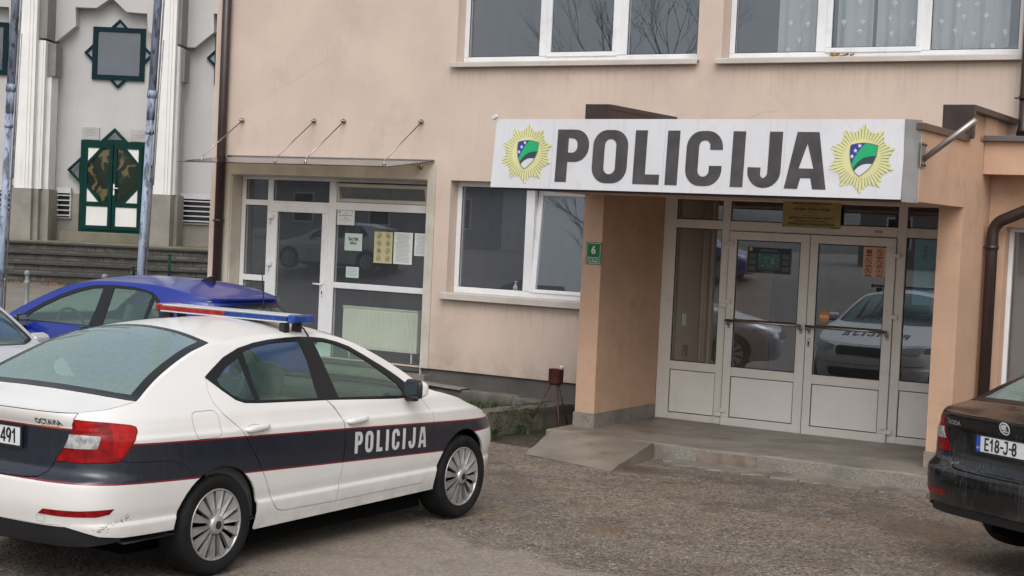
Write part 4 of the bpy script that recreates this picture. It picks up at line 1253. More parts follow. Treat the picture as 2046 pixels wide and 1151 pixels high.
def stain_stucco(m):
    nt = m.node_tree; b = nt.nodes['Principled BSDF']; src = b.inputs['Base Color'].links[0].from_socket
    v, raw = coords(nt, (7, 7, .5)); sp = nt.nodes.new('ShaderNodeSeparateXYZ'); nt.links.new(raw, sp.inputs[0]); z = sp.outputs[2]
    dr = ramp_n(nt, noise_n(nt, v, 2.4, 6, .7), (.46, .70))
    def band(z0, h):   # runs down from z0, fading over h
        a = ramp_n(nt, z, (z0 - h, z0 - .02)); k = math_n(nt, 'LESS_THAN', z, z0); return math_n(nt, 'MULTIPLY', a, k)
    xx = sp.outputs[0]
    def span(a, c): return math_n(nt, 'MULTIPLY', ramp_n(nt, xx, (a - .05, a + .05)), math_n(nt, 'SUBTRACT', 1.0, ramp_n(nt, xx, (c - .05, c + .05))))
    up = math_n(nt, 'MULTIPLY', band(4.14, .55), math_n(nt, 'MAXIMUM', span(-3.05, .3), span(.52, 3.92)))
    lo = math_n(nt, 'MULTIPLY', band(1.26, .45), span(-3.05, -.2)); ca = math_n(nt, 'MULTIPLY', band(2.98, .22), span(-6.6, -3.24))
    f = math_n(nt, 'MULTIPLY', math_n(nt, 'MAXIMUM', up, math_n(nt, 'MAXIMUM', lo, ca)), math_n(nt, 'MULTIPLY', dr, .30))
    sd = math_n(nt, 'MULTIPLY', math_n(nt, 'SUBTRACT', 1.0, ramp_n(nt, z, (.37, .75))), ramp_n(nt, noise_n(nt, coords(nt)[0], 5, 6, .7), (.3, .7)))
    o = mix_n(nt, f, src, (.27, .21, .165)); o = mix_n(nt, math_n(nt, 'MULTIPLY', sd, .45), o, (.26, .20, .15))
    cr = nt.nodes.new('ShaderNodeTexVoronoi'); cr.feature = 'DISTANCE_TO_EDGE'; cr.inputs['Scale'].default_value = .55
    wv = nt.nodes.new('ShaderNodeMix'); wv.data_type = 'VECTOR'; wv.inputs[0].default_value = .12; nz = nt.nodes.new('ShaderNodeTexNoise'); nz.inputs['Scale'].default_value = 2.5; nz.inputs['Detail'].default_value = 6
    nt.links.new(raw, nz.inputs['Vector']); nt.links.new(raw, wv.inputs[4]); nt.links.new(nz.outputs['Color'], wv.inputs[5]); nt.links.new(wv.outputs[1], cr.inputs['Vector'])
    ck = math_n(nt, 'MULTIPLY', math_n(nt, 'SUBTRACT', 1.0, ramp_n(nt, cr.outputs['Distance'], (.001, .006))), ramp_n(nt, noise_n(nt, raw, .6, 3), (.52, .62)))
    o = mix_n(nt, math_n(nt, 'MULTIPLY', ck, .20), o, (.25, .19, .15))
    nt.links.new(o, b.inputs['Base Color'])
stain_stucco(STUCCO)

def wall_open(b, x0, x1, z0, z1, y, holes, depth):
    """front sheet with rectangular openings and their reveals; holes (x0,x1,z0,z1[,depth])"""
    xs = sorted(set([x0, x1] + [h[0] for h in holes] + [h[1] for h in holes])); zs = sorted(set([z0, z1] + [h[2] for h in holes] + [h[3] for h in holes]))
    for a, c in zip(xs, xs[1:]):
        for d, e in zip(zs, zs[1:]):
            mx, mz = (a + c) / 2, (d + e) / 2
            if any(h[0] < mx < h[1] and h[2] < mz < h[3] for h in holes): continue
            b.face([(a, y, d), (c, y, d), (c, y, e), (a, y, e)])
    for h in holes:
        q = h[4] if len(h) > 4 else depth
        a, c, d, e = h[:4]
        b.face([(a, y, d), (a, y, e), (a, y + q, e), (a, y + q, d)]); b.face([(c, y, d), (c, y + q, d), (c, y + q, e), (c, y, e)])
        b.face([(a, y, e), (c, y, e), (c, y + q, e), (a, y + q, e)]); b.face([(a, y, d), (a, y + q, d), (c, y + q, d), (c, y, d)])

ST = thing('police_station', 'pink rendered police station with an orange entrance porch and white windows', 'building')
# openings: two upper windows, small window, counter entrance, porch door, annex window
HO = [(-2.995, .27, 4.19, 5.9), (.568, 3.88, 4.19, 5.9), (-2.995, -.30, 1.30, 2.745), (-6.55, -3.33, .10, 2.745), (.20, 3.40, .10, 2.60)]
b = MB(); wall_open(b, -6.92, 14.0, .37, 7.4, 0, [h if h[2] > .37 else (h[0], h[1], .37, h[3]) for h in HO], .215)
b.face([(-6.92, 0, .37), (-6.92, 0, 7.4), (-6.92, 12, 7.4), (-6.92, 12, .37)])
b.face([(-6.92, 12, .37), (14, 12, .37), (14, 12, 7.4), (-6.92, 12, 7.4)]); b.face([(14, 0, .37), (14, 12, .37), (14, 12, 7.4), (14, 0, 7.4)])
b.build('wall', STUCCO, ST, recalc=False)
b = MB(); b.box(-7.3, 14.4, -.4, 12.4, 7.4, 7.7); b.build('roof', BROWN, ST)
for a, c in ((-6.91, -6.55), (-3.33, .2), (3.4, 14)):
    b = MB(); b.box(a, c, .035, .20, -.3, .372); b.build('plinth', PLINTH, ST)
b = MB(); b.box(-6.905, -6.88, .201, 12, -.3, .372); b.build('plinth', PLINTH, ST)
# cream band round the counter entrance
b = MB()
b.box(-6.78, -6.55, -.02, .0, .37, 2.93); b.box(-3.33, -3.21, -.02, .0, .37, 2.93); b.box(-6.55, -3.33, -.02, .0, 2.745, 2.93)
b.box(-6.55, -6.535, .0, .205, .10, 2.745); b.box(-3.345, -3.33, .0, .205, .10, 2.745); b.box(-6.535, -3.345, .0, .205, 2.73, 2.745)
b.build('entrance_surround', CREAM, ST)
b = MB(); b.box(-6.75, -3.2, -.10, .24, -.1, .285); b.build('doorstep', CONC, ST)

def frame(b, x0, x1, z0, z1, y0, y1, w, wb=None, wt=None, bev=.006):
    wb = wb or w; wt = wt or w
    b.box(x0, x1, y0, y1, z0, z0 + wb, bev); b.box(x0, x1, y0, y1, z1 - wt, z1, bev)
    b.box(x0, x0 + w, y0 + .001, y1, z0 + wb, z1 - wt, bev); b.box(x1 - w, x1, y0 + .001, y1, z0 + wb, z1 - wt, bev)
def pane(parent, x0, x1, z0, z1, y, mat=W_GLASS, name='pane', seal=True):
    b = MB()
    b.face([(x0, y, z0), (x1, y, z0), (x1, y, z1), (x0, y, z1)])
    o = b.build(name, mat, parent, recalc=False)
    return o
def seal_ring(b, x0, x1, z0, z1, y, w=.008, t=.004):
    b.box(x0, x1, y, y + t, z0, z0 + w); b.box(x0, x1, y, y + t, z1 - w, z1); b.box(x0, x0 + w, y, y + t, z0 + w, z1 - w); b.box(x1 - w, x1, y, y + t, z0 + w, z1 - w)

def window(x0, x1, z0, z1, yf, mull, sashes, sill, wb=.085):
    """mull: mullion spans (x0,x1); sashes: indices with an own sash frame"""
    b = MB(); frame(b, x0, x1, z0, z1, yf, yf + .07, .065, wb)
    for a, c in mull: b.box(a, c, yf - .006, yf + .07, z0 + wb, z1 - .065, .006)
    for k in range(int((x1 - x0) / .85) + 1):   # drain caps
        xx = x0 + .14 + k * .78
        if xx < x1 - .05: b.box(xx - .018, xx + .018, yf - .006, yf + .001, z0 + .030, z0 + .042, .002)
    w = b.build('window', PVC, ST)
    cuts = [x0 + .065] + [v for m in mull for v in m] + [x1 - .065]
    cells = [(cuts[i], cuts[i + 1]) for i in range(0, len(cuts), 2)]
    for i, (a, c) in enumerate(cells):
        zz0, zz1 = z0 + wb, z1 - .065
        if i in sashes:
            s = MB(); frame(s, a - .012, c + .012, zz0 - .012, zz1 + .012, yf - .014, yf + .05, .062, .055); s.build('sash', PVC, w)
            a, c, zz0, zz1 = a + .05, c - .05, zz0 + .043, zz1 - .05
        s = MB(); seal_ring(s, a, c, zz0, zz1, yf + .016); s.build('seal', SEAL, w)
        pane(w, a, c, zz0, zz1, yf + .022)
    s = MB()
    s.box(x0 - .05, x1 + .05, -.075, yf, z0 - .022, z0 + .002, .004); s.box(x0 - .05, x1 + .05, -.085, -.060, z0 - .062, z0 - .003, .006)
    s.build('sill', sill, w)
    return w
window(-2.993, .255, 4.205, 5.88, .165, [(-1.905, -1.795), (-.855, -.715)], [1], SILLM)
window(.571, 3.865, 4.205, 5.88, .205, [(1.605, 1.73), (2.775, 2.88)], [1], SILLM)

# small window by the porch: fixed pane left, tilted sash right
def small_window():
    x0, x1, z0, z1, yf = -2.993, -.305, 1.345, 2.743, .165
    b = MB(); frame(b, x0, x1, z0, z1, yf, yf + .07, .065, .075); b.box(-1.985, -1.865, yf - .006, yf + .07, z0 + .075, z1 - .065, .006)
    for xx in (-2.86, -2.05, -1.75, -1.2, -.6): b.box(xx - .018, xx + .018, yf - .006, yf + .001, z0 + .026, z0 + .038, .002)
    w = b.build('window', PVC, ST)
    s = MB(); seal_ring(s, -2.928, -1.985, 1.42, 2.678, yf + .016); s.build('seal', SEAL, w)
    pane(w, -2.928, -1.985, 1.42, 2.678, yf + .022)
    m = Matrix.Translation((0, yf - .01, 1.42)) @ Matrix.Rotation(R(-5.0), 4, 'X') @ Matrix.Translation((0, -(yf - .01), -1.42))
    s = MB(); frame(s, -1.875, -.375, 1.408, 2.675, yf - .014, yf + .045, .07, .045)
    for v in s.bm.verts: v.co = m @ v.co
    s.build('sash', PVC, w)
    s = MB(); s.face([m @ Vector(p) for p in ((-1.81, yf + .01, 1.45), (-.44, yf + .01, 1.45), (-.44, yf + .01, 2.61), (-1.81, yf + .01, 2.61))]); s.build('pane', W_GLASS, w, recalc=False)
    s = MB(); s.box(x0 - .05, x1 + .05, -.075, yf, 1.318, 1.347, .004); s.box(x0 - .05, x1 + .05, -.090, -.062, 1.262, 1.343, .006); s.build('sill', SILLM, w)
    return w
small_window()

# counter entrance: white door with side lights
def counter_entrance():
    y = .20; b = MB()
    frame(b, -6.53, -3.35, .29, 2.755, y, y + .07, .07, .08)
    b.box(-6.07, -5.98, y - .004, y + .07, .37, 2.685, .006); b.box(-5.03, -4.91, y - .004, y + .07, .37, 2.685, .006)
    for a, c in ((-6.46, -6.07), ):
        b.box(a, c, y - .002, y + .07, 2.335, 2.41, .006); b.box(a, c, y - .002, y + .07, 1.305, 1.385, .006)
    b.box(-5.98, -5.03, y - .002, y + .07, 2.345, 2.405, .006)
    b.box(-4.91, -3.42, y - .002, y + .07, 2.318, 2.42, .006); b.box(-4.91, -3.42, y - .002, y + .07, 1.285, 1.362, .006)
    fr = b.build('entrance_frame', PVC, ST)
    cells = [(-6.46, -6.07, 2.41, 2.685), (-6.46, -6.07, 1.385, 2.335), (-6.46, -6.07, .37, 1.305), (-5.98, -5.03, 2.405, 2.685), (-4.91, -3.42, 1.362, 2.318), (-4.91, -3.42, .37, 1.285)]
    s = MB()
    for c in cells: seal_ring(s, *c, y + .016)
    s.build('seal', SEAL, fr)
    for c in cells: pane(fr, *c, y + .022)
    d = MB(); frame(d, -5.99, -5.02, .31, 2.352, y - .018, y + .05, .105, .20, .095, .008)
    dr = d.build('entrance_door', PVC, ST)
    s = MB(); seal_ring(s, -5.885, -5.125, .51, 2.257, y + .010); s.build('seal', SEAL, dr)
    pane(dr, -5.885, -5.125, .51, 2.257, y + .016)
    h = MB(); h.box(-5.085, -5.055, y - .030, y - .018, 1.16, 1.38, .006); h.tube([(-5.07, y - .03, 1.32), (-5.07, y - .07, 1.32), (-5.19, y - .075, 1.325)], .012, 8); h.build('handle', HANDLEW, dr)
    h = MB(); h.box(-5.078, -5.062, y - .033, y - .0295, 1.19, 1.23); h.build('keyhole', SEAL, dr)
    for z in (2.19, 1.55, .62):
        h = MB(); h.box(-6.03, -5.94, y - .05, y - .018, z - .03, z + .03, .006); h.box(-6.012, -5.992, y - .045, y - .018, z - .10, z - .032, .004); h.build('hinge', PVC, dr)
    # tilted top vent over the counter window
    m = Matrix.Translation((0, y, 2.435)) @ Matrix.Rotation(R(13), 4, 'X') @ Matrix.Translation((0, -y, -2.435))
    s = MB(); frame(s, -4.89, -3.44, 2.425, 2.672, y - .012, y + .04, .045, .042)
    for v in s.bm.verts: v.co = m @ v.co
    vt = s.build('top_vent', M('dull_upvc', (.50, .45, .39), .4), ST)
    s = MB(); s.face([m @ Vector(p) for p in ((-4.845, y + .01, 2.467), (-3.485, y + .01, 2.467), (-3.485, y + .01, 2.63), (-4.845, y + .01, 2.63))]); s.build('pane', W_GLASS, vt, recalc=False)
counter_entrance()

# porch: side walls, deep roof box, brown copings, terrazzo bases
b = MB()
b.box(-.20, .03, -1.66, 0, .10, 3.49); b.build('porch_wall', ORANGE, ST)
b = MB()
b.box(3.60, 3.828, -1.66, 0, .02, 3.23); b.box(3.60, 3.828, -1.66, -1.38, 3.23, 3.49); b.box(3.60, 3.80, -1.38, 0, 3.23, 3.49); b.box(3.60, 3.826, -1.0, -.50, 3.23, 3.49)
b.build('porch_wall', ORANGE, ST)
b = MB()
b.box(-.205, 3.832, -3.13, -1.662, 2.585, 3.20); b.box(.03, 3.60, -1.662, -.0, 2.70, 3.20); b.build('porch_roof', ORANGE, ST)
b = MB()
b.box(-.27, 3.86, -3.17, -1.665, 3.20, 3.262, .004); b.box(.03, 3.60, -1.665, 0, 3.20, 3.25); b.build('roof_flashing', BROWN2, ST)
for x0, x1, s in ((-.225, .062, 1), (3.595, 3.892, -1)):
    b = MB()
    b.box(x0, x1, -1.70, -1.668, 3.225, 3.545, .004)                       # front cap
    b.box(x0, x1, -1.668, .0, 3.492, 3.547, .003)                          # top coping
    if s > 0: b.box(.035, .055, -1.668, 0, 3.262, 3.492)
    else: b.box(3.86, 3.888, -1.668, -1.62, 3.24, 3.492)
    b.build('coping', BROWN, ST)
b = MB()
b.box(-.212, .042, -1.675, -1.661, .095, .255); b.box(-.212, -.201, -1.661, 0, .095, .255); b.box(.031, .044, -1.661, -.17, .095, .255); b.build('porch_base', GRAN, ST)
b = MB(); b.box(3.588, 3.840, -1.675, -1.661, -.05, .255); b.box(3.829, 3.842, -1.661, 0, -.05, .255); b.build('porch_base', GRAN, ST)
b = MB(); b.box(-.28, 3.86, -2.14, .0, -.3, .10, .012); b.build('porch_step', CONCW, ST)
b = MB()   # terrazzo facing of the step with a broken repair
b.box(1.0, 3.875, -2.165, -2.141, -.30, .088, .006); b.build('step_facing', GRAN, ST)
b = MB(); b.box(1.46, 2.10, -2.172, -2.166, -.06, .075, .003); b.build('step_repair', M('brown_mortar', (.20, .155, .12), .8, var=.3, vs=6, bump=.5), ST)

# porch door set
def porch_doors():
    y = -.16; b = MB()
    # grid frame
    b.box(.035, 3.595, y, y + .08, 2.605, 2.70, .005)
    for a, c in ((.035, .19), (.755, .85), (2.755, 2.852), (3.42, 3.595)): b.box(a, c, y, y + .08, .10, 2.605, .006)
    b.box(.85, 2.755, y + .001, y + .08, 2.275, 2.382, .005)
    for a, c in ((.19, .755), (2.852, 3.42)):
        b.box(a, c, y + .001, y + .08, 2.283, 2.382, .005); b.box(a, c, y + .001, y + .08, .668, .765, .005); b.box(a, c, y + .001, y + .08, .10, .175, .005)
    fr = b.build('entrance_frame', PVC2, ST)
    cells = [(.19, .755, 2.382, 2.605), (.85, 2.755, 2.382, 2.605), (2.852, 3.42, 2.382, 2.605), (.19, .755, .765, 2.283), (2.852, 3.42, .765, 2.283)]
    s = MB()
    for c in cells: seal_ring(s, *c, y + .018, .010)
    for c in ((.19, .755, .175, .668), (2.852, 3.42, .175, .668)): seal_ring(s, *c, y + .020, .009)
    s.build('seal', SEAL, fr)
    for c in cells: pane(fr, *c, y + .025, D_GLASS)
    for c in ((.19, .755, .175, .668), (2.852, 3.42, .175, .668)):
        s = MB(); s.box(c[0] + .009, c[1] - .009, y + .016, y + .06, c[2] + .009, c[3] - .009, .004); s.build('panel', PANEL, fr)
    b = MB(); b.box(2.50, 2.59, y - .006, y, 2.315, 2.345, .002); b.build('maker_plate', M('tan_plate', (.42, .33, .25), .5), fr)
    for x0, x1, sg in ((.855, 1.800, 1), (1.806, 2.750, -1)):
        d = MB(); yy = y - .022
        gx0, gx1 = (x0 + .095, x0 + .838) if sg > 0 else (x1 - .858, x1 - .10)
        gx0, gx1 = x0 + .094, x1 - .106
        if sg < 0: gx0, gx1 = x0 + .090, x1 - .102
        d.box(x0, x1, yy, y + .05, 2.178, 2.268, .005); d.box(x0, x1, yy, y + .05, .085, .188, .005); d.box(gx0, gx1, yy + .001, y + .05, .652, .752, .005)
        d.box(x0, gx0, yy + .001, y + .05, .188, 2.178, .005); d.box(gx1, x1, yy + .001, y + .05, .188, 2.178, .005)
        dr = d.build('entrance_door', PVC2, ST)
        s = MB(); seal_ring(s, gx0, gx1, .752, 2.178, yy + .014, .010); seal_ring(s, gx0, gx1, .188, .652, yy + .016, .009)
        s.box(x0 - .003, x0, yy + .004, y, .085, 2.268); s.build('seal', SEAL, dr)
        pane(dr, gx0, gx1, .752, 2.178, yy + .020, D_GLASS)
        s = MB(); s.box(gx0 + .009, gx1 - .009, yy + .012, y + .03, .197, .643, .004); s.build('panel', PANEL, dr)
        h = MB(); xa, xb = (x0 + .03, x1 - .03) if sg > 0 else (x0 + .02, x1 - .02)
        h.tube([(xa, yy - .075, 1.275), (xb, yy - .075, 1.275)], .016, 12)
        for xx in (xa + .02, xb - .02):
            h.tube([(xx, yy - .075, 1.275), (xx, yy - .07, 1.24), (xx, yy, 1.22)], .012, 8); h.box(xx - .016, xx + .016, yy - .008, yy, 1.185, 1.255, .003)
        h.build('push_bar', STEEL, dr)
        hx = x0 if sg > 0 else x1
        for z in (2.11, 1.46, .24):
            h = MB(); h.box(hx - .010, hx + .062, yy - .028, yy, z + .002, z + .042, .004) if sg > 0 else h.box(hx - .062, hx + .010, yy - .028, yy, z + .002, z + .042, .004)
            h.box(hx - .062, hx + .010, yy - .024, yy, z - .045, z - .002, .004) if sg > 0 else h.box(hx - .010, hx + .062, yy - .024, yy, z - .045, z - .002, .004)
            h.build('hinge', PVC2, dr)
        if sg < 0:
            h = MB(); h.box(1.832, 1.866, yy - .010, yy, 1.05, 1.145, .006); lk = h.build('lock_plate', C_CHROME, dr)
            h = MB(); h.box(1.842, 1.856, yy - .013, yy - .0102, 1.07, 1.11); h.build('keyhole', SEAL, lk)
porch_doors()

# rooms behind the glass
def room(x0, x1, y0, y1, z0, z1, mats):
    b = MB()
    b.mi = 0; b.face([(x0, y1, z0), (x1, y1, z0), (x1, y1, z1), (x0, y1, z1)])
    b.face([(x0, y0, z1), (x1, y0, z1), (x1, y1, z1), (x0, y1, z1)]); b.face([(x0, y0, z0), (x1, y0, z0), (x1, y1, z0), (x0, y1, z0)])
    b.face([(x1, y0, z0), (x1, y1, z0), (x1, y1, z1), (x1, y0, z1)])
    b.mi = 1; b.face([(x0, y0, z0), (x0, y1, z0), (x0, y1, z1), (x0, y0, z1)])
    return b.build('room', mats, ST, recalc=False)
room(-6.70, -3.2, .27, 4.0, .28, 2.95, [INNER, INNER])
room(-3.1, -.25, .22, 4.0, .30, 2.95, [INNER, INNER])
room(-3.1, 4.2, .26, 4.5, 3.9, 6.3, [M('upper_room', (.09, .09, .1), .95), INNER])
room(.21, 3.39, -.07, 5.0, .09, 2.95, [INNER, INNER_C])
# hall details seen through the left side light
b = MB(); b.box(.33, .36, .55, 1.05, .10, 2.6); b.tube([(.30, .50, .1), (.30, .50, 2.6)], .022, 8); b.tube([(.30, .42, .1), (.30, .42, 2.6)], .016, 8); b.build('hall_pipe', M('pale_pipe', (.5, .47, .4), .5), ST)
b = MB(); b.box(.36, .90, 1.05, 1.10, .10, 2.4); b.build('hall_door', INNER_B, ST)

# annex on the right: beam, recess, tall window
b = MB(); b.box(3.8305, 14.0, -1.03, -.003, 2.93, 3.245); b.build('annex_beam', ORANGE, ST)
b = MB(); b.box(3.8305, 14.0, -1.09, -.003, 3.247, 3.30, .004); b.build('annex_flashing', M('grey_flashing', (.13, .125, .12), .5, metal=.3), ST)
b = MB(); wall_open(b, 3.8305, 14.0, -.2, 2.93, -.70, [(4.0, 5.2, -.1, 2.43)], .22); b.build('annex_wall', ORANGE, ST, recalc=False)
b = MB(); frame(b, 4.0, 5.2, -.1, 2.43, -.54, -.485, .045); w = b.build('window', PVC, ST)
pane(w, 4.045, 5.155, -.055, 2.385, -.52)
b = MB(); b.box(4.046, 5.154, -.40, -.39, -.05, 2.38); b.build('blind', M('brown_blind', (.16, .115, .075), .8, var=.15), w)
# downpipes
def pipe(pts, r, clamps):
    b = MB(); b.tube(pts, r, 14)
    p = b.build('downpipe', PIPE_M, ST)
    for c in clamps:
        b = MB(); b.lathe([(r, -.02), (r + .010, -.02), (r + .010, .02), (r, .02)], 14, Matrix.Translation(c)); b.tube([Vector(c) + Vector((-r, 0, 0)), Vector(c) + Vector((-r - .05, .0, 0)), Vector(c) + Vector((-r - .05, .09, 0))], .006, 6); b.build('clamp', PIPE_M, p)
pipe([(-6.675, -.09, -.05), (-6.675, -.09, 7.4)], .062, [(-6.675, -.09, 2.1), (-6.675, -.09, 5.2)])
pipe([(3.985, -.13, 7.4), (3.985, -.13, 3.45), (3.985, -.20, 3.37)], .06, [(3.985, -.13, 3.75)])
el = [(3.915, -.86, -.05), (3.915, -.86, 2.35)] + [(3.915 + .16 * (1 - math.cos(R(t))), -.86, 2.35 + .16 * math.sin(R(t))) for t in (15, 30, 45, 60, 70)] + [(4.30, -.86, 2.63), (4.75, -.86, 2.72), (6.6, -.86, 2.95)]
pipe(el, .058, [(3.915, -.86, 2.22)])

# glass canopy over the counter entrance
def canopy():
    root = thing('glass_canopy', 'thin glass canopy held by four steel rods over the counter entrance', 'canopy', (-5.0, -.02, 2.86))
    f = lambda x, y, z: (x + 5.0, y + .02, z - 2.86)
    b = MB(); b.prism([(-6.62, -1.0), (-3.24, -1.0), (-3.24, -.02), (-6.62, -.02)], 2, -.006, .006)
    for v in b.bm.verts: v.co = Vector(f(v.co.x, v.co.y, v.co.z + 2.855 + (v.co.y + .02) * -.11 * 0 + (v.co.y + 1.0) * .125))
    g = b.build('canopy_glass', glass_mat('canopy_glass_tint', (.55, .50, .44), 1.45, .08), root)
    for x, xt in ((-6.66, -6.39), (-5.06, -5.155), (-4.57, -4.675), (-3.36, -3.46)):
        pass
    for xb, xt in ((-6.40, -6.385), (-5.17, -5.16), (-4.68, -4.675), (-3.47, -3.46)):
        b = MB(); top = (xt, -.02, 3.468); yb = -.78; bot = (xb, yb, 2.893)
        b.tube([f(*top), f(xb, yb, 2.935)], .008, 8)
        b.lathe([(0, 0), (.032, 0), (.032, -.012), (.015, -.02), (.015, -.06), (0, -.065)], 14, Matrix.Translation(f(xt, -.02, 3.468)) @ Matrix.Rotation(0, 4, 'X'), axis='y')
        b.tube([f(xb, yb, 2.86), f(xb, yb, 2.935)], .012, 8); b.lathe([(0, .012), (.024, .012), (.024, .002), (0, .002)], 12, Matrix.Translation(f(xb, yb, 2.885)))
        b.build('rod', STEEL, root)
    b = MB(); b.box(-1.62, 1.76, -.012, .0, .112, .135, .002); b.build('wall_rail', STEEL, root)
    b = MB(); b.tube([f(-3.44, -.02, 2.90), f(-3.44, -.09, 2.905), f(-3.52, -.12, 2.94)], .014, 8); b.lathe([(0, 0), (.03, 0), (.03, -.02), (0, -.02)], 12, Matrix.Translation(f(-3.44, -.02, 2.90)), axis='y'); b.build('glass_clamp', STEEL, root)
    return root
canopy()

# ---------------------------------------------------------------- things in and on the building
def radiator():
    root = thing('radiator', 'pale green panel radiator behind the counter entrance glass', 'radiator', (-4.2, .34, .40))
    m = M('radiator_paint', (.63, .68, .53), .45, var=.05)
    b = MB()
    x0, x1, z0, z1 = -.62, .58, .10, .64
    b.box(x0, x1, -.02, .06, z0, z1, .01)
    n = 30
    for i in range(n):
        x = x0 + .03 + (x1 - x0 - .06) * (i + .5) / n
        b.box(x - .011, x + .011, -.030, -.0201, z0 + .03, z1 - .03, .004)
    b.build('panel', m, root)
    b = MB(); b.box(x0, x1, -.035, .07, z1 + .001, z1 + .016, .003); b.build('top_grille', m, root)
    b = MB()
    for x in (x0 + .1, x1 - .1): b.tube([(x, .02, -.12), (x, .02, .10)], .012, 8)
    b.build('pipe', m, root)
radiator()

CURT = bpy.data.materials.new('lace_curtain'); CURT.use_nodes = True
def curtain_mat():
    nt = CURT.node_tree; nt.nodes.clear(); out = nt.nodes.new('ShaderNodeOutputMaterial')
    df = node(nt, 'ShaderNodeBsdfDiffuse'); tl = node(nt, 'ShaderNodeBsdfTranslucent'); tr = node(nt, 'ShaderNodeBsdfTransparent')
    df.inputs[0].default_value = tl.inputs[0].default_value = (.50, .52, .52, 1)
    a = nt.nodes.new('ShaderNodeMixShader'); a.inputs[0].default_value = .3; nt.links.new(df.outputs[0], a.inputs[1]); nt.links.new(tl.outputs[0], a.inputs[2])
    c = nt.nodes.new('ShaderNodeMixShader'); c.inputs[0].default_value = .20; nt.links.new(a.outputs[0], c.inputs[1]); nt.links.new(tr.outputs[0], c.inputs[2]); nt.links.new(c.outputs[0], out.inputs[0])
curtain_mat()
FLOWER = M('lace_flower', (.62, .64, .64), .9)
def curtain(x0, x1, z0, z1, y, label, seed):
    random.seed(seed)
    root = thing('curtain', label, 'curtain', ((x0 + x1) / 2, y, z0), 0, 'lace curtains of the upper window')
    b = MB(); n = int((x1 - x0) / .02); xc = (x0 + x1) / 2
    ph = random.uniform(0, 6)
    fy = lambda x: .022 * math.sin(x * 19 + ph) + .014 * math.sin(x * 43 + 2 * ph)
    for i in range(n):
        a = x0 + (x1 - x0) * i / n; c = x0 + (x1 - x0) * (i + 1) / n
        f = b.face([(a - xc, fy(a), 0), (c - xc, fy(c), 0), (c - xc, fy(c), z1 - z0), (a - xc, fy(a), z1 - z0)], True)
    bmesh.ops.remove_doubles(b.bm, verts=b.bm.verts, dist=1e-5)
    b.build('cloth', CURT, root, recalc=False)
    b = MB(); k = 0
    z = .05
    while z < z1 - z0:
        x = x0 + .10 + (.12 if k % 2 else 0)
        while x < x1 - .04:
            cx, cz = x - xc + random.uniform(-.06, .06), z + random.uniform(-.05, .05); yy = fy(x) - .03
            for a in range(5):
                t = a * 1.257 + random.random()
                px, pz = cx + .016 * math.cos(t), cz + .016 * math.sin(t)
                b.face([(px + .011 * math.cos(q), yy, pz + .011 * math.sin(q)) for q in [i * 1.047 for i in range(6)]])
            b.face([(cx - .004, yy, cz - .05), (cx + .004, yy, cz - .05), (cx + .006, yy, cz), (cx - .002, yy, cz)])
            x += .25
        z += .17; k += 1
    b.build('flowers', FLOWER, root, recalc=False)
curtain(1.10, 1.58, 4.26, 5.8, .36, 'narrow lace curtain hanging in the left pane of the right upper window', 1)
curtain(1.78, 2.20, 4.26, 5.8, .36, 'lace curtain covering the left half of the middle pane of the right upper window', 2)
curtain(2.24, 2.76, 4.26, 5.8, .36, 'lace curtain covering the right half of the middle pane of the right upper window', 3)
curtain(2.86, 3.66, 4.26, 5.8, .36, 'wide lace curtain filling the right pane of the right upper window', 4)
b = MB(); b.prism([(3.45, 4.28), (3.95, 4.28), (3.95, 4.345), (3.75, 4.335)], 1, .30, .42); tag(b.build('folder', M('dark_pink_cloth', (.12, .05, .07), .8)), 'dark reddish folder lying at the right end of the right upper window', 'folder')
# torn foam under the right upper window
random.seed(5); b = MB()
for i in range(16):
    x = 1.80 + .26 * (i / 15) ** 1.3; r_ = .020 * (1 - .6 * i / 15)
    bmesh.ops.create_icosphere(b.bm, subdivisions=2, radius=r_, matrix=Matrix.Translation((x + random.uniform(-.01, .01), .175 - random.uniform(0, .01), 4.252 + random.uniform(-.012, .012))))
for v in b.bm.verts: v.co += Vector([random.uniform(-.006, .006) for _ in range(3)])
tag(b.build('foam_patch', M('brown_foam', (.36, .19, .07), .9, var=.6, vs=30)), 'torn brown sealing foam bulging from the frame of the right upper window', 'foam')

b = MB(); b.box(-2.95, -.35, .225, .42, 1.375, 1.404, .004); b.build('window_board', PVC, ST)
# soap bottle on the inner sill
root = thing('pump_bottle', 'small clear pump bottle standing inside the small window', 'bottle', (-2.13, .24, 1.405))
b = MB(); b.lathe([(0, 0), (.030, .002), (.031, .06), (.022, .075), (.010, .08), (.010, .09)], 18); b.build('bottle_body', M('frosted_plastic', (.45, .47, .48), .25), root)
b = MB(); b.lathe([(.012, .085), (.012, .10), (.004, .10), (.004, .118), (.014, .118), (.014, .126), (0, .127)], 12); b.box(-.004, .035, -.005, .005, .117, .124, .002); b.build('pump', PVC, root)
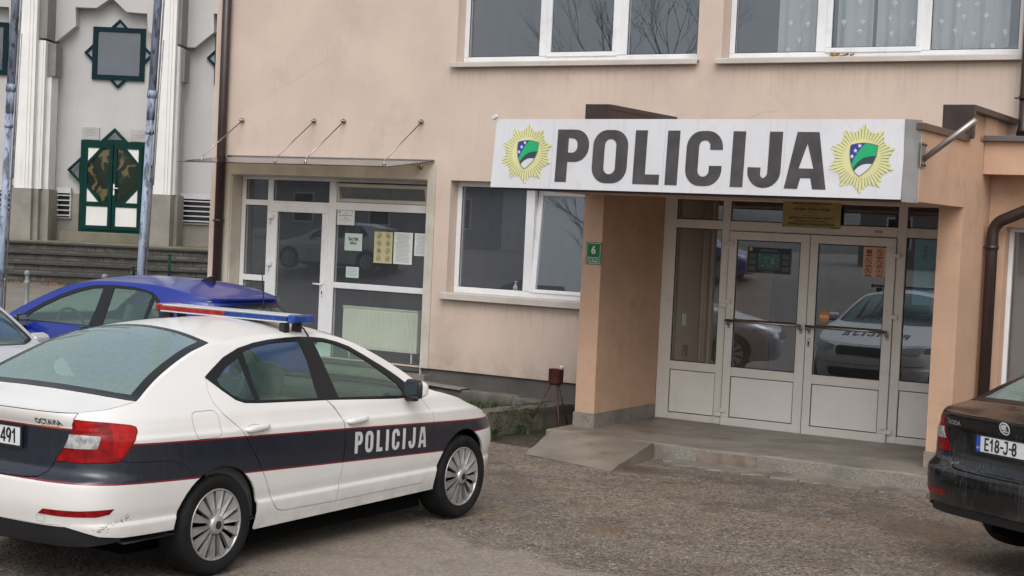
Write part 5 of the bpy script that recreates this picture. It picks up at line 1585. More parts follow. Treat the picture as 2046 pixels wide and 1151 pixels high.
# ---------------------------------------------------------------- the sign
SIGN_W = M('sign_white', (.585, .58, .60), .35, var=.07, vs=1.1, streak=.22, dirt=((.36, .33, .29), .30, 2.2))
SIGN_L = M('faded_black_letters', (.052, .045, .047), .5, var=.3, vs=6, streak=.5)
GOLD = M('pale_gold', (.60, .58, .29), .5, var=.08)
GOLD_D = M('olive_line', (.18, .175, .06), .6)
def sign():
    root = thing('sign', 'long white sign on the porch reading POLICIJA between two gold star badges', 'sign', (1.66, -3.25, 2.595))
    s3 = lambda u, v, d=0.0: Vector((u - 1.66, -d + (v - 2.94) * .056, v - 2.595))
    pts = [(-.402, 2.590), (3.716, 2.595), (3.722, 3.285), (-.385, 3.262)]
    flat('sign_face', pts, [], lambda u, v, d: s3(u, v, d - .06), .06, SIGN_W, root)
    b = MB()
    b.prism([(3.716 - 1.66, .004), (3.722 - 1.66, .0), (3.830 - 1.66, .125), (3.824 - 1.66, .128)], 2, -.02, .69)
    b.build('end_sheet', GALV, root)
    b = MB()
    for x in (.27, 1.46, 2.64):
        b.face([s3(x - .0025, 2.60, .0007), s3(x + .0025, 2.60, .0007), s3(x + .0025, 3.265, .0007), s3(x - .0025, 3.265, .0007)])
    b.build('sheet_joints', M('joint_grey', (.47, .46, .47), .5), root, recalc=False)
    b = MB(); b.box(-2.066, 2.07, .045, .11, -.024, -.008); b.build('lower_rail', M('sign_rail', (.05, .04, .035), .6), root)
    b = MB(); b.box(-2.05, 2.06, .062, .115, .0, .655); b.build('sign_back', GALV, root)
    b = MB(); b.box(-.03, .03, -.02, .02, 0, .035, .004, Matrix.Translation((-2.045, .0, .672)) @ Matrix.Rotation(R(-35), 4, 'Y')); b.build('bent_corner', SIGN_W, root)
    xs = dict(zip(range(8), [('P', .320, .667), ('O', .714, 1.084), ('L', 1.155, 1.427), ('I', 1.488, 1.612), ('C', 1.687, 2.046), ('I', 2.140, 2.262), ('J', 2.300, 2.615), ('A', 2.658, 3.045)]))
    for k, (ch, a, c) in xs.items():
        H = .505; w = (c - a) / H
        g, w2 = glyph(ch, w, .245)
        for o, hs in g:
            flat('letter', [(a + p[0] * H * (w / w2), 2.661 + p[1] * H) for p in densify(o, 9)], [[(a + p[0] * H * (w / w2), 2.661 + p[1] * H) for p in h] for h in hs], lambda u, v, d: s3(u, v, d + .001), .003, SIGN_L, root)
    for cx, cz, rad in ((-.015, 2.926, .291), (3.352, 2.940, .302)):
        pts = []; n = 50
        for i in range(n):
            r = (1.0, .89, .82, .82, .89)[i % 5] * rad; a0 = R(90 - i * 7.2)
            for da, rr in ((-.050, r * .955), (-.022, r), (.028, r * .985), (.050, r * .95), (.0628, r * .87)):
                a = a0 - da; pts.append((cx + rr * math.cos(a), cz + rr * math.sin(a)))
        em = flat('badge_star', pts, [], lambda u, v, d: s3(u, v, d + .001), .004, GOLD, root)
        b = MB()
        for i in range(n):
            r = (1.0, .89, .82, .82, .89)[i % 5] * rad; a0 = R(90 - i * 7.2 - 2.6)
            c_, s_ = math.cos(a0), math.sin(a0); w = .0030
            q = [(cx + rr * c_ - ww * s_, cz + rr * s_ + ww * c_) for rr, ww in ((rad * .56, -w * .6), (r * .96, -w), (r * .96, w), (rad * .56, w * .6))]
            b.face([s3(x, z, .0056) for x, z in q])
        b.build('ray_lines', GOLD_D, em, recalc=False)
        k = rad / 460.0
        tf = lambda pl: [(cx + (x - 520) * k, cz - (y - 560) * k) for x, y in pl]
        sh = tf(spline([(360, 380), (450, 358), (545, 350), (640, 360), (735, 385)], 5) + spline([(735, 385), (728, 470), (708, 560), (660, 655), (590, 735), (505, 800)], 5)[1:] + spline([(505, 800), (440, 745), (390, 660), (360, 560), (352, 460), (360, 380)], 5)[1:-1])
        flat('shield', sh, [], lambda u, v, d: s3(u, v, d + .006), .002, SIGN_W, em)
        edge = flat('shield_edge', sh, [inset(sh, .0045)], lambda u, v, d: s3(u, v, d + .0062), .005, GOLD_D, em)
        cut = lambda pl, m, nm, dd: flat(nm, tf(pl), [], lambda u, v, d: s3(u, v, d + dd), .0006, m, em)
        cut([(427, 733)] + spline([(427, 733), (480, 675), (560, 635), (668, 628)], 6) + spline([(668, 628), (700, 580), (722, 520)], 3) + spline([(722, 520), (630, 530), (540, 555), (460, 620), (405, 700)], 6)[1:], M('badge_dark', (.025, .05, .065), .4), 'shield_dark_band', .0085)
        cut(spline([(404, 700), (460, 620), (540, 555), (630, 530), (722, 520)], 6) + spline([(722, 520), (730, 450), (734, 388)], 3) + spline([(734, 388), (640, 362), (572, 353)], 4) + spline([(572, 353), (500, 430), (430, 540), (384, 648)], 6)[1:], M('badge_green', (.006, .36, .13), .4), 'shield_green_band', .0086)
        cut(spline([(384, 648), (362, 560), (354, 460), (362, 382)], 5) + spline([(362, 382), (460, 358), (572, 353)], 4) + spline([(572, 353), (500, 430), (430, 540), (384, 648)], 6)[1:], M('badge_blue', (.025, .03, .24), .4), 'shield_blue_band', .0087)
        for sx, sz in ((485, 392), (430, 458), (388, 535)):
            st = [(sx + (33 if i % 2 == 0 else 14) * math.sin(i * math.pi / 5), sz - (33 if i % 2 == 0 else 14) * math.cos(i * math.pi / 5)) for i in range(10)]
            flat('shield_star', tf(st), [], lambda u, v, d: s3(u, v, d + .0094), .0006, SIGN_W, em)
    return root
sign()

def flag_holder():
    root = thing('flagpole_holder', 'empty galvanised flagpole tube bolted to the orange side of the porch roof', 'flag holder', (3.834, -3.09, 2.98))
    b = MB(); b.box(0, .008, -.065, .065, -.10, .115, .002); b.build('base_plate', GALV, root)
    b = MB(); b.tube([(.01, .0, -.03), (.21, .0, .13), (.44, .0, .315)], .026, 16); b.build('tube', M('zinc_tube', (.36, .31, .29), .3, metal=.8), root)
    for y in (-.045, .045):
        for z in (-.08, .095):
            b = MB(); b.lathe([(0, .022), (.008, .022), (.008, .008), (.013, .0085), (.013, .006)], 8, Matrix.Translation((0, y, z)), axis='x'); b.build('bolt', C_BLACK, root)
flag_holder()

def sheet_thing(name, label, cat, x0, x1, z0, z1, y, mat, text=(), ink=None, marks=None, group=None, th=.002):
    root = thing(name, label, cat, ((x0 + x1) / 2, y, z0), 0, group)
    cx = (x0 + x1) / 2
    b = MB(); b.box(x0 - cx, x1 - cx, -th, 0, 0, z1 - z0); b.build('sheet', mat, root)
    if text: text_obj('print', [(t[0], t[1], t[2]) + tuple(t[3:]) for t in text], lambda u, v: (u, -th - .0012, v), ink or C_INK, root)
    if marks:
        for nm, m, quads in marks:
            b = MB()
            for q in quads: b.face([(x, -th - (.0011 if nm != 'block' else .0006), z) for x, z in q])
            b.build(nm, m, root, recalc=False)
    return root
def rect(x, z, w, h): return [(x - w / 2, z - h / 2), (x + w / 2, z - h / 2), (x + w / 2, z + h / 2), (x - w / 2, z + h / 2)]
def ringq(cx, cz, r, w, n=18, bar=None):
    q = []
    for i in range(n):
        a, c = 2 * math.pi * i / n, 2 * math.pi * (i + 1) / n
        q.append([(cx + r * math.cos(a), cz + r * math.sin(a)), (cx + r * math.cos(c), cz + r * math.sin(c)), (cx + (r - w) * math.cos(c), cz + (r - w) * math.sin(c)), (cx + (r - w) * math.cos(a), cz + (r - w) * math.sin(a))])
    if bar is not None:
        t = bar; c, s = math.cos(t), math.sin(t); k = w * .6
        q.append([(cx - r * .9 * c + k * s, cz - r * .9 * s - k * c), (cx + r * .9 * c + k * s, cz + r * .9 * s - k * c), (cx + r * .9 * c - k * s, cz + r * .9 * s + k * c), (cx - r * .9 * c - k * s, cz - r * .9 * s + k * c)])
    return q
PAPER = M('white_paper', (.64, .66, .65), .8, var=.05); PAPER2 = M('greenish_paper', (.50, .60, .56), .8, var=.05); PAPER3 = M('yellow_card', (.52, .48, .28), .7, var=.06)
GREY_INK = M('grey_print', (.22, .24, .25), .8); DARKY = M('olive_ink', (.13, .12, .06), .8); LBLUE = M('pale_blue_print', (.25, .33, .48), .8)
yg = .212
random.seed(11)
def lines(w, h, n, m=.03, jitter=.2, lh=.004): return [rect((random.uniform(-jitter, 0) * w * .2), h - m - (h - 2 * m) * i / max(1, n - 1), w * random.uniform(.62, .86), lh) for i in range(n)]
sheet_thing('notice', 'white notice with a small emblem in the top left corner of the counter window', 'notice', -4.895, -4.61, 2.122, 2.316, yg, PAPER, marks=[('print', GREY_INK, [rect(0, .155, .06, .006), rect(0, .125, .22, .008), rect(0, .065, .18, .005), rect(0, .03, .05, .004)]), ('emblem', C_INK, [rect(-.105, .168, .018, .022), rect(.10, .165, .012, .016), rect(-.01, .092, .016, .014), rect(.02, .086, .012, .010)])])
sheet_thing('notice', 'pale green sheet reading ŠALTER SALA on the counter window', 'notice', -4.755, -4.472, 1.79, 2.017, yg, PAPER2, [('ŠALTER', 0, .150, .052, .0022, .92), ('SALA', 0, .100, .052, .0022, .92)])
sheet_thing('notice', 'small pale notice alone below the sheet reading ŠALTER SALA', 'notice', -4.715, -4.508, 1.434, 1.577, yg, PAPER2, marks=[('print', LBLUE, lines(.2, .143, 6, .025))])
q = []
for i in range(4):
    for k, x in enumerate((-.065, .075)):
        z = .355 - i * .098
        q += ringq(x, z, .040, .006, 18, (.8, 2.3, 2.2, .8)[(i + k) % 4])
        q += [rect(x + .004, z + .002, .018 + .006 * ((i + k) % 3), .030 - .005 * (i % 2)), rect(x - .010, z - .008, .012, .012)]
sheet_thing('prohibition_board', 'yellowish card with eight round prohibition symbols on the counter window', 'notice', -4.278, -3.988, 1.65, 2.057, yg, PAPER3, marks=[('symbols', DARKY, q)])
sheet_thing('notice', 'tall pale sheet of dense printed lines beside the yellow symbol card', 'notice', -3.965, -3.674, 1.652, 2.062, yg, PAPER, marks=[('print', GREY_INK, lines(.28, .41, 22, .03, .2, .0045))])
sheet_thing('notice', 'pale printed sheet partly cut off at the right edge of the counter window', 'notice', -3.644, -3.43, 1.772, 2.061, yg, PAPER, marks=[('print', GREY_INK, lines(.2, .29, 14, .03, .2, .004))])

# brass plaque over the porch door
BRASS = M('dull_brass', (.36, .27, .10), .38, metal=.35, var=.12, vs=5)
w_, h_ = .66, .312
T = [('TUZLANSKI KANTON', 0, .293, .022, .0, 1.0), ('MINISTARSTVO UNUTRAŠNJIH POSLOVA', 0, .262, .028, .0012, .86), ('POLICIJSKA UPRAVA KALESIJA', 0, .232, .023, .0, .98), ('POLICIJSKA STANICA KALESIJA', 0, .198, .034, .0014, .90), ('ТУЗЛАНСКИ КАНТОН', 0, .160, .018, .0, 1.0), ('МИНИСТАРСТВО УНУТРАШЊИХ ПОСЛОВА', 0, .102, .027, .0012, .86), ('ПОЛИЦИЈСКА УПРАВА КАЛЕСИЈА', 0, .070, .023, .001, .95), ('ПОЛИЦИЈСКА СТАНИЦА КАЛЕСИЈА', 0, .036, .033, .0016, .90)]
pq = sheet_thing('plaque', 'brass plaque with black lettering fixed over the porch double door', 'plaque', 1.473, 2.133, 2.343, 2.655, -.186, BRASS, T, C_INK, [('rule', C_INK, [rect(0, .132, .22, .004), rect(-.31, .012, .03, .006), rect(.27, .006, .10, .010)])], None, .006)

# dark information poster and prohibition sheet on the door leaves
yd = -.168
TEALD = M('poster_navy', (.012, .022, .035), .4); TEAL = M('poster_teal', (.03, .13, .14), .5); POST_T = M('poster_green', (.20, .30, .16), .5); YEL = M('poster_yellow', (.55, .42, .05), .5); POSTB = M('poster_block', (.10, .11, .10), .6)
sheet_thing('poster', 'dark blue information poster on the left leaf of the porch door', 'poster', 1.075, 1.59, 1.818, 2.106, yd, TEALD, [('SIGURNOST NA CESTI', .0, .252, .026, .0006, .78)], POST_T,
    [('block', TEAL, [rect(0, .135, .26, .175)]), ('text_panels', POSTB, [rect(x, z, .085, .05) for x in (-.195, .195) for z in (.19, .125, .055)] + [rect(-.06, .055, .10, .03), rect(.06, .055, .10, .03), rect(0, .018, .13, .02)]), ('sun_mark', YEL, [[(-.215 + .022 * math.cos(i * .7), .262 + .022 * math.sin(i * .7)) for i in range(9)]]), ('frame_line', GREY_INK, [rect(0, .003, .51, .005), rect(0, .285, .51, .005), rect(-.255, .144, .005, .28), rect(.255, .144, .005, .28)]), ('figures', POST_T, [rect(random.uniform(-.12, .12), random.uniform(.06, .21), random.uniform(.006, .022), random.uniform(.006, .03)) for _ in range(46)])])
REDI = M('red_ink', (.42, .035, .015), .6); POSTER_P = M('peach_paper', (.58, .42, .30), .7)
q = []
for i, z in enumerate((.262, .165, .062)):
    for k, x in enumerate((-.06, .06)):
        if (i, k) == (0, 0): q += [rect(x, .265, .06, .045), rect(x, .225, .065, .02)]; continue
        q += ringq(x, z, .038, .008, 18, 2.3 if (i, k) != (2, 1) else None); q += [rect(x, z, .022, .020), rect(x, z - .052, .078, .014)]
sheet_thing('prohibition_board', 'peach sheet with red prohibition signs on the right leaf of the porch door', 'notice', 2.398, 2.645, 1.85, 2.165, yd, POSTER_P, marks=[('symbols', REDI, q)])
o = thing('sticker', 'round orange sticker reading VUCI on the porch door glass', 'sticker', (2.0, yd - .001, 1.39)); 
flat('disc', [(.062 * math.cos(i * .2618), .062 * math.sin(i * .2618)) for i in range(24)], [], lambda u, v, d: (u, -d, v), .001, M('orange_sticker', (.60, .20, .03), .5), o)
text_obj('print', [('VUCI', 0, 0, .044, .0014, .95)], lambda u, v: (u, -.0024, v), M('white_print', (.75, .72, .65), .6), o)
# teal music poster behind the right side light
sheet_thing('poster', 'turquoise poster with a musical stave behind the right side pane of the porch', 'poster', 2.93, 3.42, 1.58, 2.27, -.10, M('turquoise_poster', (.03, .30, .38), .5),
    marks=[('block', M('poster_grey', (.17, .145, .115), .6), [[(-.06, .0), (.24, .0), (.24, .44), (-.03, .44), (-.06, .40)]]), ('stave', C_INK, [rect(.03, .50 + .026 * i, .40, .0035) for i in range(5)] + [rect(-.18, .30 + .03 * i, .06, .0035) for i in range(4)] + [rect(.12, .545, .028, .024), rect(-.13, .56, .010, .13), rect(-.125, .61, .03, .012), rect(-.135, .52, .04, .014), rect(-.14, .49, .026, .016)])])
# intercom seen in the hall
o = thing('intercom', 'small intercom handset on the cream hall wall inside the left side pane', 'intercom', (.235, .06, 1.16))
b = MB(); b.box(0, .025, -.04, .04, 0, .15, .006); b.build('intercom_body', PVC, o); b = MB(); b.box(.026, .045, -.03, .0, .01, .14, .006); b.build('handset', PVC, o)
o = thing('socket_box', 'dark socket box low on the cream hall wall inside the left side pane', 'socket', (.235, .12, .80)); b = MB(); b.box(0, .03, -.04, .04, 0, .13, .006); b.build('box', M('grey_box', (.10, .09, .09), .5), o); b = MB(); b.lathe([(0, .034), (.025, .034), (.025, .03)], 14, Matrix.Translation((0, 0, .065)), axis='x'); b.build('socket_face', C_BLACK, o)

# house number
o = thing('number_plate', 'green house number plate reading 6 on the left porch wall', 'house number', (-.062, -1.662, 1.845))
GRN = M('enamel_green', (.005, .125, .045), .3, var=.1); WHI = M('enamel_white', (.50, .56, .48), .4)
b = MB(); b.box(-.092, .092, -.006, 0, 0, .235, .002); b.build('plate', GRN, o)
fr = rrect(-.083, .083, .070, .228, .022, 5); flat('border', fr, [inset(fr, .006)], lambda u, v, d: (u, -.0064 - d, v), .001, WHI, o)
fr = rrect(-.083, .083, .008, .060, .004, 2); flat('border', fr, [inset(fr, .005)], lambda u, v, d: (u, -.0064 - d, v), .001, WHI, o)
text_obj('print', [('6', 0, .150, .115, .005, .92), ('Trg Šehida', 0, .034, .036, .0008, .82)], lambda u, v: (u, -.0072, v), WHI, o)

# ---------------------------------------------------------------- by the porch
def ramp():
    zb = -.30
    top = [(-.40, -2.0), (1.0, -2.168), (1.0, -2.145)]
    b = MB()
    A = [(-.20, -2.12, .098), (.985, -2.175, .098)]; B = [(-.03, -3.00, -.045), (1.12, -3.36, -.045)]
    t = [Vector(p) for p in (A[0], A[1], B[1], B[0])]
    lo = [Vector((p.x, p.y, zb)) for p in t]
    n = 10
    for i in range(n):
        for j in range(n):
            def q(u, v):
                a = t[0].lerp(t[1], u); c = t[3].lerp(t[2], u); p = a.lerp(c, v)
                p.z += .006 * math.sin(u * 5 + 1) * math.sin(v * 6) * (1 - v); e = .007 * math.sin(u * 23 + 2) + .006 * math.sin(u * 51); p.y += e * v * v; p.x += (.005 * math.sin(v * 13) + .004 * math.sin(v * 37)) * (1 if 0 < v < 1 else 0) * (1 if u > .99 or u < .01 else 0); return p
            b.face([q(i / n, j / n), q((i + 1) / n, j / n), q((i + 1) / n, (j + 1) / n), q(i / n, (j + 1) / n)], True)
    bmesh.ops.remove_doubles(b.bm, verts=b.bm.verts, dist=1e-4)
    for i in range(4):
        b.face([t[i], t[(i + 1) % 4], lo[(i + 1) % 4], lo[i]])
    return tag(b.build('ramp', CONCW, recalc=True), 'low worn concrete ramp leading from the asphalt up to the porch step', 'ramp')
ramp()
random.seed(4)
b = MB(); n = 60
up = []; dn = []
for i in range(n + 1):
    x = 1.16 + 2.9 * i / n; e = .03 * math.sin(i * .9) + random.uniform(-.025, .025) - .02 * (i / n)
    up.append((x, -2.166)); dn.append((x, -2.44 + e + (.16 if i < 3 else 0)))
for i in range(n):
    b.face([(up[i][0], up[i][1], -.035), (up[i + 1][0], up[i + 1][1], -.035), (dn[i + 1][0], dn[i + 1][1], -.045), (dn[i][0], dn[i][1], -.045)])
    b.face([(dn[i][0], dn[i][1], -.045), (dn[i + 1][0], dn[i + 1][1], -.045), (dn[i + 1][0], dn[i + 1][1] - .01, -.12), (dn[i][0], dn[i][1] - .01, -.12)])
struct(b.build('apron', CONC, recalc=False))

MOSSY = M('mossy_concrete', (.135, .12, .10), .85, var=.35, vs=4, bump=.8, bs=35, dirt=((.035, .045, .015), .8, 3.0))
def block(name, label, cx, cy, z, L, w, h, rz, mat, rough=.012, seed=0):
    random.seed(seed); b = MB()
    b.box(-L / 2, L / 2, -w / 2, w / 2, 0, h, .02, None, 2)
    bmesh.ops.subdivide_edges(b.bm, edges=[e for e in b.bm.edges if e.calc_length() > .12], cuts=6, use_grid_fill=True)
    from mathutils import noise
    for v in b.bm.verts:
        q = noise.noise_vector(v.co * 6 + Vector((seed * 3.1, 0, 0))) * rough + noise.noise_vector(v.co * 22) * rough * .4; v.co += q
    for f in b.bm.faces: f.smooth = True
    o = b.build(name, mat, None, (cx, cy, z), (0, 0, rz))
    return tag(o, label, 'kerb')
block('kerb', 'long low concrete kerb along the foot of the pink wall', -2.45, -.50, -.22, 1.75, .20, .44, R(-4), MOSSY, .010, 1)
block('kerb', 'short broken concrete kerb piece between the long wall kerb and the ash stand', -1.32, -.60, -.22, .44, .24, .42, R(-8), MOSSY, .022, 2)
block('kerb', 'mossy broken kerb standing at right angles to the wall behind the police car bonnet', -1.00, -1.45, -.20, 1.75, .24, .41, R(82), MOSSY, .030, 3)
b = MB(); 
prof = [(-.12, .0), (-.09, .012), (.07, .014), (.10, .004), (.115, -.02)]
for (x0, z0), (x1, z1) in zip(prof, prof[1:]): b.face([(-.55, x0, z0), (.55, x0, z0), (.55, x1, z1), (-.55, x1, z1)]); 
o = b.build('metal_strip', GALV, None, (-2.85, -.50, .24), (0, R(2), R(-4)), recalc=False)
m = o.modifiers.new('t', 'SOLIDIFY'); m.thickness = .004
tag(o, 'loose grey sheet metal strip lying on the wall kerb', 'metal strip')
SOIL = M('wet_soil', (.040, .032, .022), .5, var=.4, vs=6, bump=.8, bs=30, dirt=((.03, .045, .012), .6, 3), rvar=.3)
bm_ = bmesh.new()
def soil_patch(name, x0, x1, y0, y1, z, seed, mat):
    from mathutils import noise
    b = MB(); nx, ny = 24, 24; g = {}
    for i in range(nx + 1):
        for j in range(ny + 1):
            x = x0 + (x1 - x0) * i / nx; y = y0 + (y1 - y0) * j / ny
            ed = min(i, nx - i, j, ny - j)
            g[i, j] = b.bm.verts.new((x, y, z + noise.noise(Vector((x * 3, y * 3, seed))) * .025 + noise.noise(Vector((x * 14, y * 14, seed))) * .010 - (.05 if ed == 0 else 0)))
    for i in range(nx):
        for j in range(ny):
            f = b.bm.faces.new((g[i, j], g[i + 1, j], g[i + 1, j + 1], g[i, j + 1])); f.smooth = True
    return struct(b.build(name, mat))
bm_.free()
soil_patch('soil', -.92, -.18, -2.55, .03, -.045, 2, SOIL)
soil_patch('soil', -3.2, -1.12, -2.6, -.42, .06, 5, SOIL)

LEAF = M('weed_leaf', (.050, .080, .020), .55, var=.4, vs=20); LEAF2 = M('dry_grass', (.20, .15, .055), .8, var=.3, vs=20); MOSS = M('moss', (.045, .062, .016), .9, var=.4, vs=25)
def tuft(b, cx, cy, cz, n, h, spread, w=.006):
    for _ in range(n):
        a = random.uniform(0, 6.283); l = h * random.uniform(.5, 1.1); lean = random.uniform(.1, .8)
        p = Vector((cx + random.gauss(0, spread), cy + random.gauss(0, spread), cz)); d = Vector((math.cos(a) * lean, math.sin(a) * lean, 1)).normalized()
        s = Vector((-math.sin(a), math.cos(a), 0)) * w
        q = p + d * l * .55; r = p + d * l + Vector((math.cos(a), math.sin(a), -.3)) * l * .25 * lean
        b.face([p - s, p + s, q + s * .8, q - s * .8]); b.face([q - s * .8, q + s * .8, r])
def plant(label, x, y, z, n, h, mat, seed):
    random.seed(seed); root = thing('weed', label, 'plant', (x, y, z))
    b = MB(); tuft(b, 0, 0, 0, n, h, .03); b.build('leaves', mat, root, recalc=False)
    b = MB()
    for k in range(5): b.tube([(0, 0, -.01), (.03 * math.cos(k * 1.3), .03 * math.sin(k * 1.3), h * .6)], .003, 5)
    b.build('stem', mat, root)
plant('bright green weed tuft at the outer end of the mossy kerb', -.86, -2.25, -.04, 40, .20, LEAF, 1)
plant('small green weed growing beside the mossy kerb near the ash stand', -.82, -1.65, -.05, 22, .13, LEAF, 2)
random.seed(9); b = MB()
for _ in range(520):
    x = random.uniform(-2.6, -1.15); y = random.uniform(-1.9, -.66); tuft(b, x, y, .07, 6, .09, .03, .005)
o = b.build('grass', LEAF, None, recalc=False); tag(o, 'short grass growing in the bed between the kerbs', 'grass'); o['kind'] = 'stuff'
random.seed(12); b = MB()
for _ in range(520):
    x = random.uniform(-1.13, -.86) ; y = random.uniform(-2.2, -.62); zz = .205 if random.random() < .5 else random.uniform(-.02, .2)
    if zz < .2: x = -.865 + random.uniform(-.01, .01)
    tuft(b, x, y, zz - .008, 4, .026, .014, .006)
o = b.build('moss', MOSS, None, recalc=False); tag(o, 'green moss growing on the broken kerb by the ash stand', 'moss'); o['kind'] = 'stuff'
random.seed(13); b = MB()
for _ in range(150):
    x = random.uniform(3.85, 4.6); y = -2.35 + random.gauss(0, .12) - (x - 3.85) * .2; tuft(b, x, y, -.06, 4, .07, .02, .004)
o = b.build('grass', LEAF2, None, recalc=False); tag(o, 'dry grass at the right end of the porch step beside the black car', 'grass'); o['kind'] = 'stuff'

def ash_stand():
    root = thing('ash_stand', 'dark red metal pot on three thin legs used as an ash stand beside the porch', 'ash stand', (-.66, -1.28, -.05))
    RUST = M('burgundy_paint', (.085, .022, .022), .45, var=.35, vs=12, dirt=((.05, .03, .02), .5, 9))
    b = MB(); b.lathe([(.0, .53), (.060, .53), (.076, .545), (.082, .56), (.084, .70), (.086, .702), (.080, .702), (.078, .56), (0, .55)], 28); b.build('pot', RUST, root)
    for dx, dy in ((-.27, -.16), (.19, -.20), (.06, .25)):
        b = MB(); b.tube([(dx * .18, dy * .18, .53), (dx, dy, 0)], .009, 8); b.build('leg', RUST, root)
    c = thing('paper_cup', 'crumpled white paper cup lying on the rim of the dark red pot', 'cup', (-.615, -1.25, .640))
    b = MB(); b.lathe([(0, 0), (.022, 0), (.027, .036), (.028, .038), (.025, .036), (.020, .003), (0, .003)], 16, Matrix.Rotation(R(12), 4, 'Y')); b.build('cup_wall', PAPER, c)
    b = MB(); b.lathe([(.028, .036), (.029, .038), (.029, .043), (.020, .052), (0, .054)], 16, Matrix.Rotation(R(12), 4, 'Y')); b.build('lid', PVC, c)
ash_stand()
# ---------------------------------------------------------------- painted steel poles and bollards
def flaky():
    m, nt, b = nt_new('flaking_blue_grey_paint'); v, _ = coords(nt, (1, 1, .28))
    f = ramp_n(nt, noise_n(nt, v, 16, 6, .7), (.50, .57)); g = ramp_n(nt, noise_n(nt, v, 5, 5, .7), (.35, .7))
    o = mix_n(nt, f, mix_n(nt, g, (.22, .27, .37), (.33, .38, .49)), (.085, .09, .11))
    nt.links.new(o, b.inputs['Base Color']); b.inputs['Roughness'].default_value = .6
    return m
FLAKY = flaky(); CONDUIT = M('dull_conduit', (.26, .27, .30), .5, metal=.4, var=.4, vs=9)
def at(lat, d, z=None):
    p = CAMP + FH * d + RH * lat; return Vector((p.x, p.y, gz(p.x, p.y) if z is None else z))
def pole(lat, d, lean, label, seed):
    p = at(lat, d); root = thing('pole', label, 'pole', p)
    f = lambda z, o=0.0: RH * (lean * z + o) + Vector((0, 0, z))
    b = MB(); b.tube([f(0), f(3.55)], .050, 16); b.tube([f(3.5), f(3.85)], .056, 16); b.tube([f(3.82), f(10)], .056, 16); b.tube([f(3.80), f(3.90)], .066, 16); b.tube([f(3.30), f(3.36)], .060, 16); b.build('shaft', FLAKY, root)
    b = MB(); b.tube([f(.3, .078), f(10, .085)], .012, 8); b.tube([f(2.6, .102), f(4.6, .112)], .007, 6)
    b.build('conduit', CONDUIT, root)
    for z in (1.2, 2.6, 3.86, 5.2, 7):
        b = MB(); b.tube([f(z, -.02), f(z, .085)], .010, 6); b.build('bracket', CONDUIT, root)
    b = MB(); b.lathe([(0, 0), (.16, 0), (.16, .02), (.07, .025), (.06, .10), (.05, .10)], 20); b.build('base_plate', CONDUIT, root)
pole(-7.13, 22, .022, 'flaking blue grey steel pole at the far left edge', 1)
pole(-5.20, 22, .028, 'flaking blue grey steel pole behind the blue hatchback', 2)
BOLL = M('bollard_paint', (.24, .245, .25), .5, var=.25, vs=8)
for lat, lb in ((-8.26, 'grey ball topped bollard left of the blue car near the leaves'), (-6.94, 'grey ball topped bollard just above the roof of the blue car'), (-5.83, 'grey ball topped bollard beside the green post')):
    p = at(lat, 27); root = thing('bollard', lb, 'bollard', p, 0, 'ball topped bollards'); h = 1.075 - p.z
    b = MB(); b.lathe([(0, 0), (.075, 0), (.075, .05), (.040, .07), (.038, h - .24), (.052, h - .22), (.052, h - .19), (.030, h - .17), (.030, h - .10)], 18); b.build('post', BOLL, root)
    b = MB(); b.lathe([(.025, h - .105)] + [(.054 * math.sin(R(t)), h - .054 - .054 * math.cos(R(t))) for t in range(25, 181, 12)], 18); b.build('ball', BOLL, root)
p = at(-7.36, 34); root = thing('handrail_post', 'dark green steel post standing on the stone steps', 'post', p)
GREENM = M('dark_green_frame', (.002, .030, .025), .5, var=.15, spec=.12)
b = MB(); b.tube([(0, 0, 0), (0, 0, 1.24 - p.z)], .028, 12); b.build('post', GREENM, root); b = MB(); b.lathe([(.028, 0), (.034, 0), (.034, .012), (0, .018)], 12, Matrix.Translation((0, 0, 1.24 - p.z))); b.build('cap', GREENM, root)
random.seed(21); b = MB()
for _ in range(90):
    lat = random.choice((-8.75, -8.0, -7.85)) * 1.28 + random.gauss(0, .16); p = at(lat, 35.4 + random.gauss(0, .18)); s = .035; a = random.uniform(0, 6.28)
    b.face([p + Vector((math.cos(a + k * 1.57) * s * (1 if k % 2 else .6), math.sin(a + k * 1.57) * s * (1 if k % 2 else .6), .015 + random.uniform(0, .05))) for k in range(4)])
o = b.build('fallen_leaves', M('orange_leaf', (.24, .09, .03), .8, var=.5, vs=10), None, recalc=False); tag(o, 'orange fallen leaves gathered at the foot of the stone steps', 'leaves'); o['kind'] = 'stuff'

# ---------------------------------------------------------------- white building with star windows
OB = CAMP + FH * 40; ANG = math.atan2(RH.y, RH.x)
WROOT = thing('white_building', 'white building with star shaped green framed windows and stepped pilasters', 'building', (OB.x, OB.y, 0), ANG)
WHITE = M('shaded_white_render', (.46, .45, .44), .9, var=.06, vs=.8, streak=.15, dirt=((.42, .40, .38), .35, .7)); WHITE2 = M('pilaster_white', (.70, .68, .65), .85, var=.06, vs=1.5, streak=.35)  # wall colour greyer than the pilasters, with the wall's shade painted in
STONE = M('grey_stone_cladding', (.235, .215, .185), .8, var=.18, vs=1.5, dirt=((.15, .135, .115), .5, 1.2)); CAPS = M('grey_capital', (.20, .19, .18), .8, var=.12, vs=2)
FRAMEG = M('dark_teal_frame', (.002, .018, .024), .5, var=.1, spec=.12)
S_GLASS = glass_mat('star_glass', (.7, .75, .8), 1.9, 0, .02, .03)
BAY = 3.44; CX = -10.12
b = MB(); b.box(-26, 4, .02, 12, 0, 12); b.build('wall', WHITE, WROOT)
